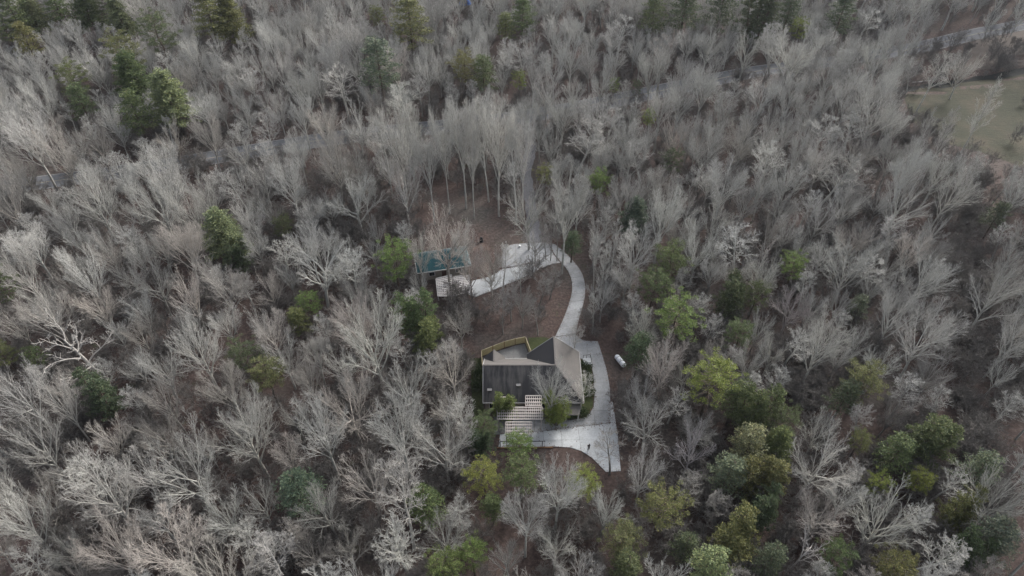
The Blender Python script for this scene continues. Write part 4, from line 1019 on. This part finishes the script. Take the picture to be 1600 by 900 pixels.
for k_, n_ in ((3, 900), (4, 90)):
    xs_ = [p[0] for p in OPENW[k_]]; ys_ = [p[1] for p in OPENW[k_]]
    for _ in range(n_):
        x, y = rnd.uniform(min(xs_), max(xs_)), rnd.uniform(min(ys_), max(ys_))
        if inpoly(x, y, OPENW[k_]): s_ = rnd.uniform(.4, .9); bp.append((x, y, terr(x, y), (0,0,rnd.uniform(0,6.28)), (s_*1.4, s_*1.4, s_), rnd.randrange(5)))
gn_scatter("undergrowth", bp, brush, "thin leafless brush and saplings covering the forest floor", "undergrowth")
# fallen logs
for px, py, L_, an, r_, lab in ((592,748,9,.5,.28,"dark fallen trunk in the lower left centre woods"),(1440,128,7,.2,.2,"pale fallen log beside the creek"),(1515,440,5,.6,.12,"pale fallen branch in the dark gully"),(1240,628,8,2.6,.14,"thin fallen trunk in the dark leafy opening"),(180,540,8,.1,.14,"thin fallen trunk in the dark left woods"),(848,500,4,.7,.1,"short fallen branch inside the driveway curve")):
    p = atg(px, py); lg = MB(); d = Vector((math.cos(an), math.sin(an), .02)); pts = [p + d*(i*L_/6 - L_/2) + Vector((0,0,r_*.8 + .06*math.sin(i*2))) for i in range(7)]
    lg.chain(pts, [r_*(1-.1*i) for i in range(7)], 7)
    for s_ in (2,4,5): lg.chain([pts[s_], pts[s_]+Vector((rnd.uniform(-.6,.6), rnd.uniform(.4,1.2), .7))], [r_*.4, r_*.12], 4)
    o = lg.build("fallen_log", M['dead'] if 'pale' in lab else M['brown_bark'], smooth=True); tag(o, lab, "log")
# foundation shrubs
shr = MB(); rs = random.Random(5)
for _ in range(9): clump(shr, (rs.uniform(-.5,.5), rs.uniform(-.5,.5), rs.uniform(.3,.8)), .45, .4, 60, .16, rs, .3)
sme = shr.mesh("shrub", M['foliage'])
for i, (px, py, s_, lab) in enumerate([(908,572,1,"dark shrub by the landing at the right house wall"),(917,578,1.2,"shrub below the landing beside the driveway"),(921,596,1.1,"shrub midway along the driveway bed"),(923,616,1.2,"shrub in the lower part of the driveway bed"),(912,648,1.4,"shrub at the bottom corner of the driveway bed"),(893,650,1.2,"shrub in front of the porch roof"),(872,653,1.1,"shrub right of the front pergola"),(745,585,1.5,"upper shrub left of the house end wall"),(744,608,1.6,"lower shrub left of the house end wall")]):
    p = at(px, py); o = link("shrub", sme, None, (p.x, p.y, 0)); o.scale = (s_, s_, s_); o.rotation_euler = (0,0,i); o.color = (.035,.055,.022,1); tag(o, lab, "shrub", "shrubs planted round the house")

# ---------------------------------------------------------------- thin winter haze over the whole place
hz = MB().box(-420, 420, -40, 420, -6, 108).build("haze", None); hz.data.materials.clear()
hm = bpy.data.materials.new("haze"); hm.use_nodes = True; hn = hm.node_tree; hn.nodes.clear()
ho = hn.nodes.new("ShaderNodeOutputMaterial"); pv = hn.nodes.new("ShaderNodeVolumePrincipled"); pv.inputs["Density"].default_value = .00006
pv.inputs["Color"].default_value = (.86,.91,1,1); pv.inputs["Anisotropy"].default_value = .2; hn.links.new(pv.outputs[0], ho.inputs["Volume"]); hz.data.materials.append(hm)
tag(hz, "thin pale winter haze filling the air over the woods", "haze", None, 'stuff'); 

# ---------------------------------------------------------------- leaves blown over the edges of the paving
lf = MB(); rl_ = random.Random(21)
edges = [(LL[i], LL[i+1]) for i in range(36)] + [(RR[i], RR[i+1]) for i in range(36)]
for P_, zz in ((body, .13), (lowr, .135), (padp, .11), (wp, .15)):
    q_ = [at(*p) for p in P_]; edges += list(zip(q_, q_[1:] + q_[:1]))
for a, b_ in edges:
    n_ = int((b_-a).length * 8); nrm = Vector((-(b_-a).y, (b_-a).x, 0))
    if nrm.length < 1e-6: continue
    nrm.normalize()
    for _ in range(n_):
        dd = rl_.gauss(0, .28) if rl_.random() < .85 else rl_.gauss(0, 1.0)
        p = a.lerp(b_, rl_.random()) + nrm*dd; s_ = rl_.uniform(.05, .13); an = rl_.uniform(0, 6.28); c_, n2_ = math.cos(an)*s_, math.sin(an)*s_; z = .155 + rl_.uniform(0, .03)
        lf.add([(p.x-c_, p.y-n2_, z), (p.x+n2_*.7, p.y-c_*.7, z+.02), (p.x+c_, p.y+n2_, z), (p.x-n2_*.7, p.y+c_*.7, z+.03)], [(0,1,2,3)])
M['leaf'] = simple("dry_leaves", (.17,.10,.07), (.07,.045,.035), 5, .9)
tag(lf.build("leaf_drift", M['leaf']), "dry brown leaves blown over the edges of the paving", "leaves", None, 'stuff')
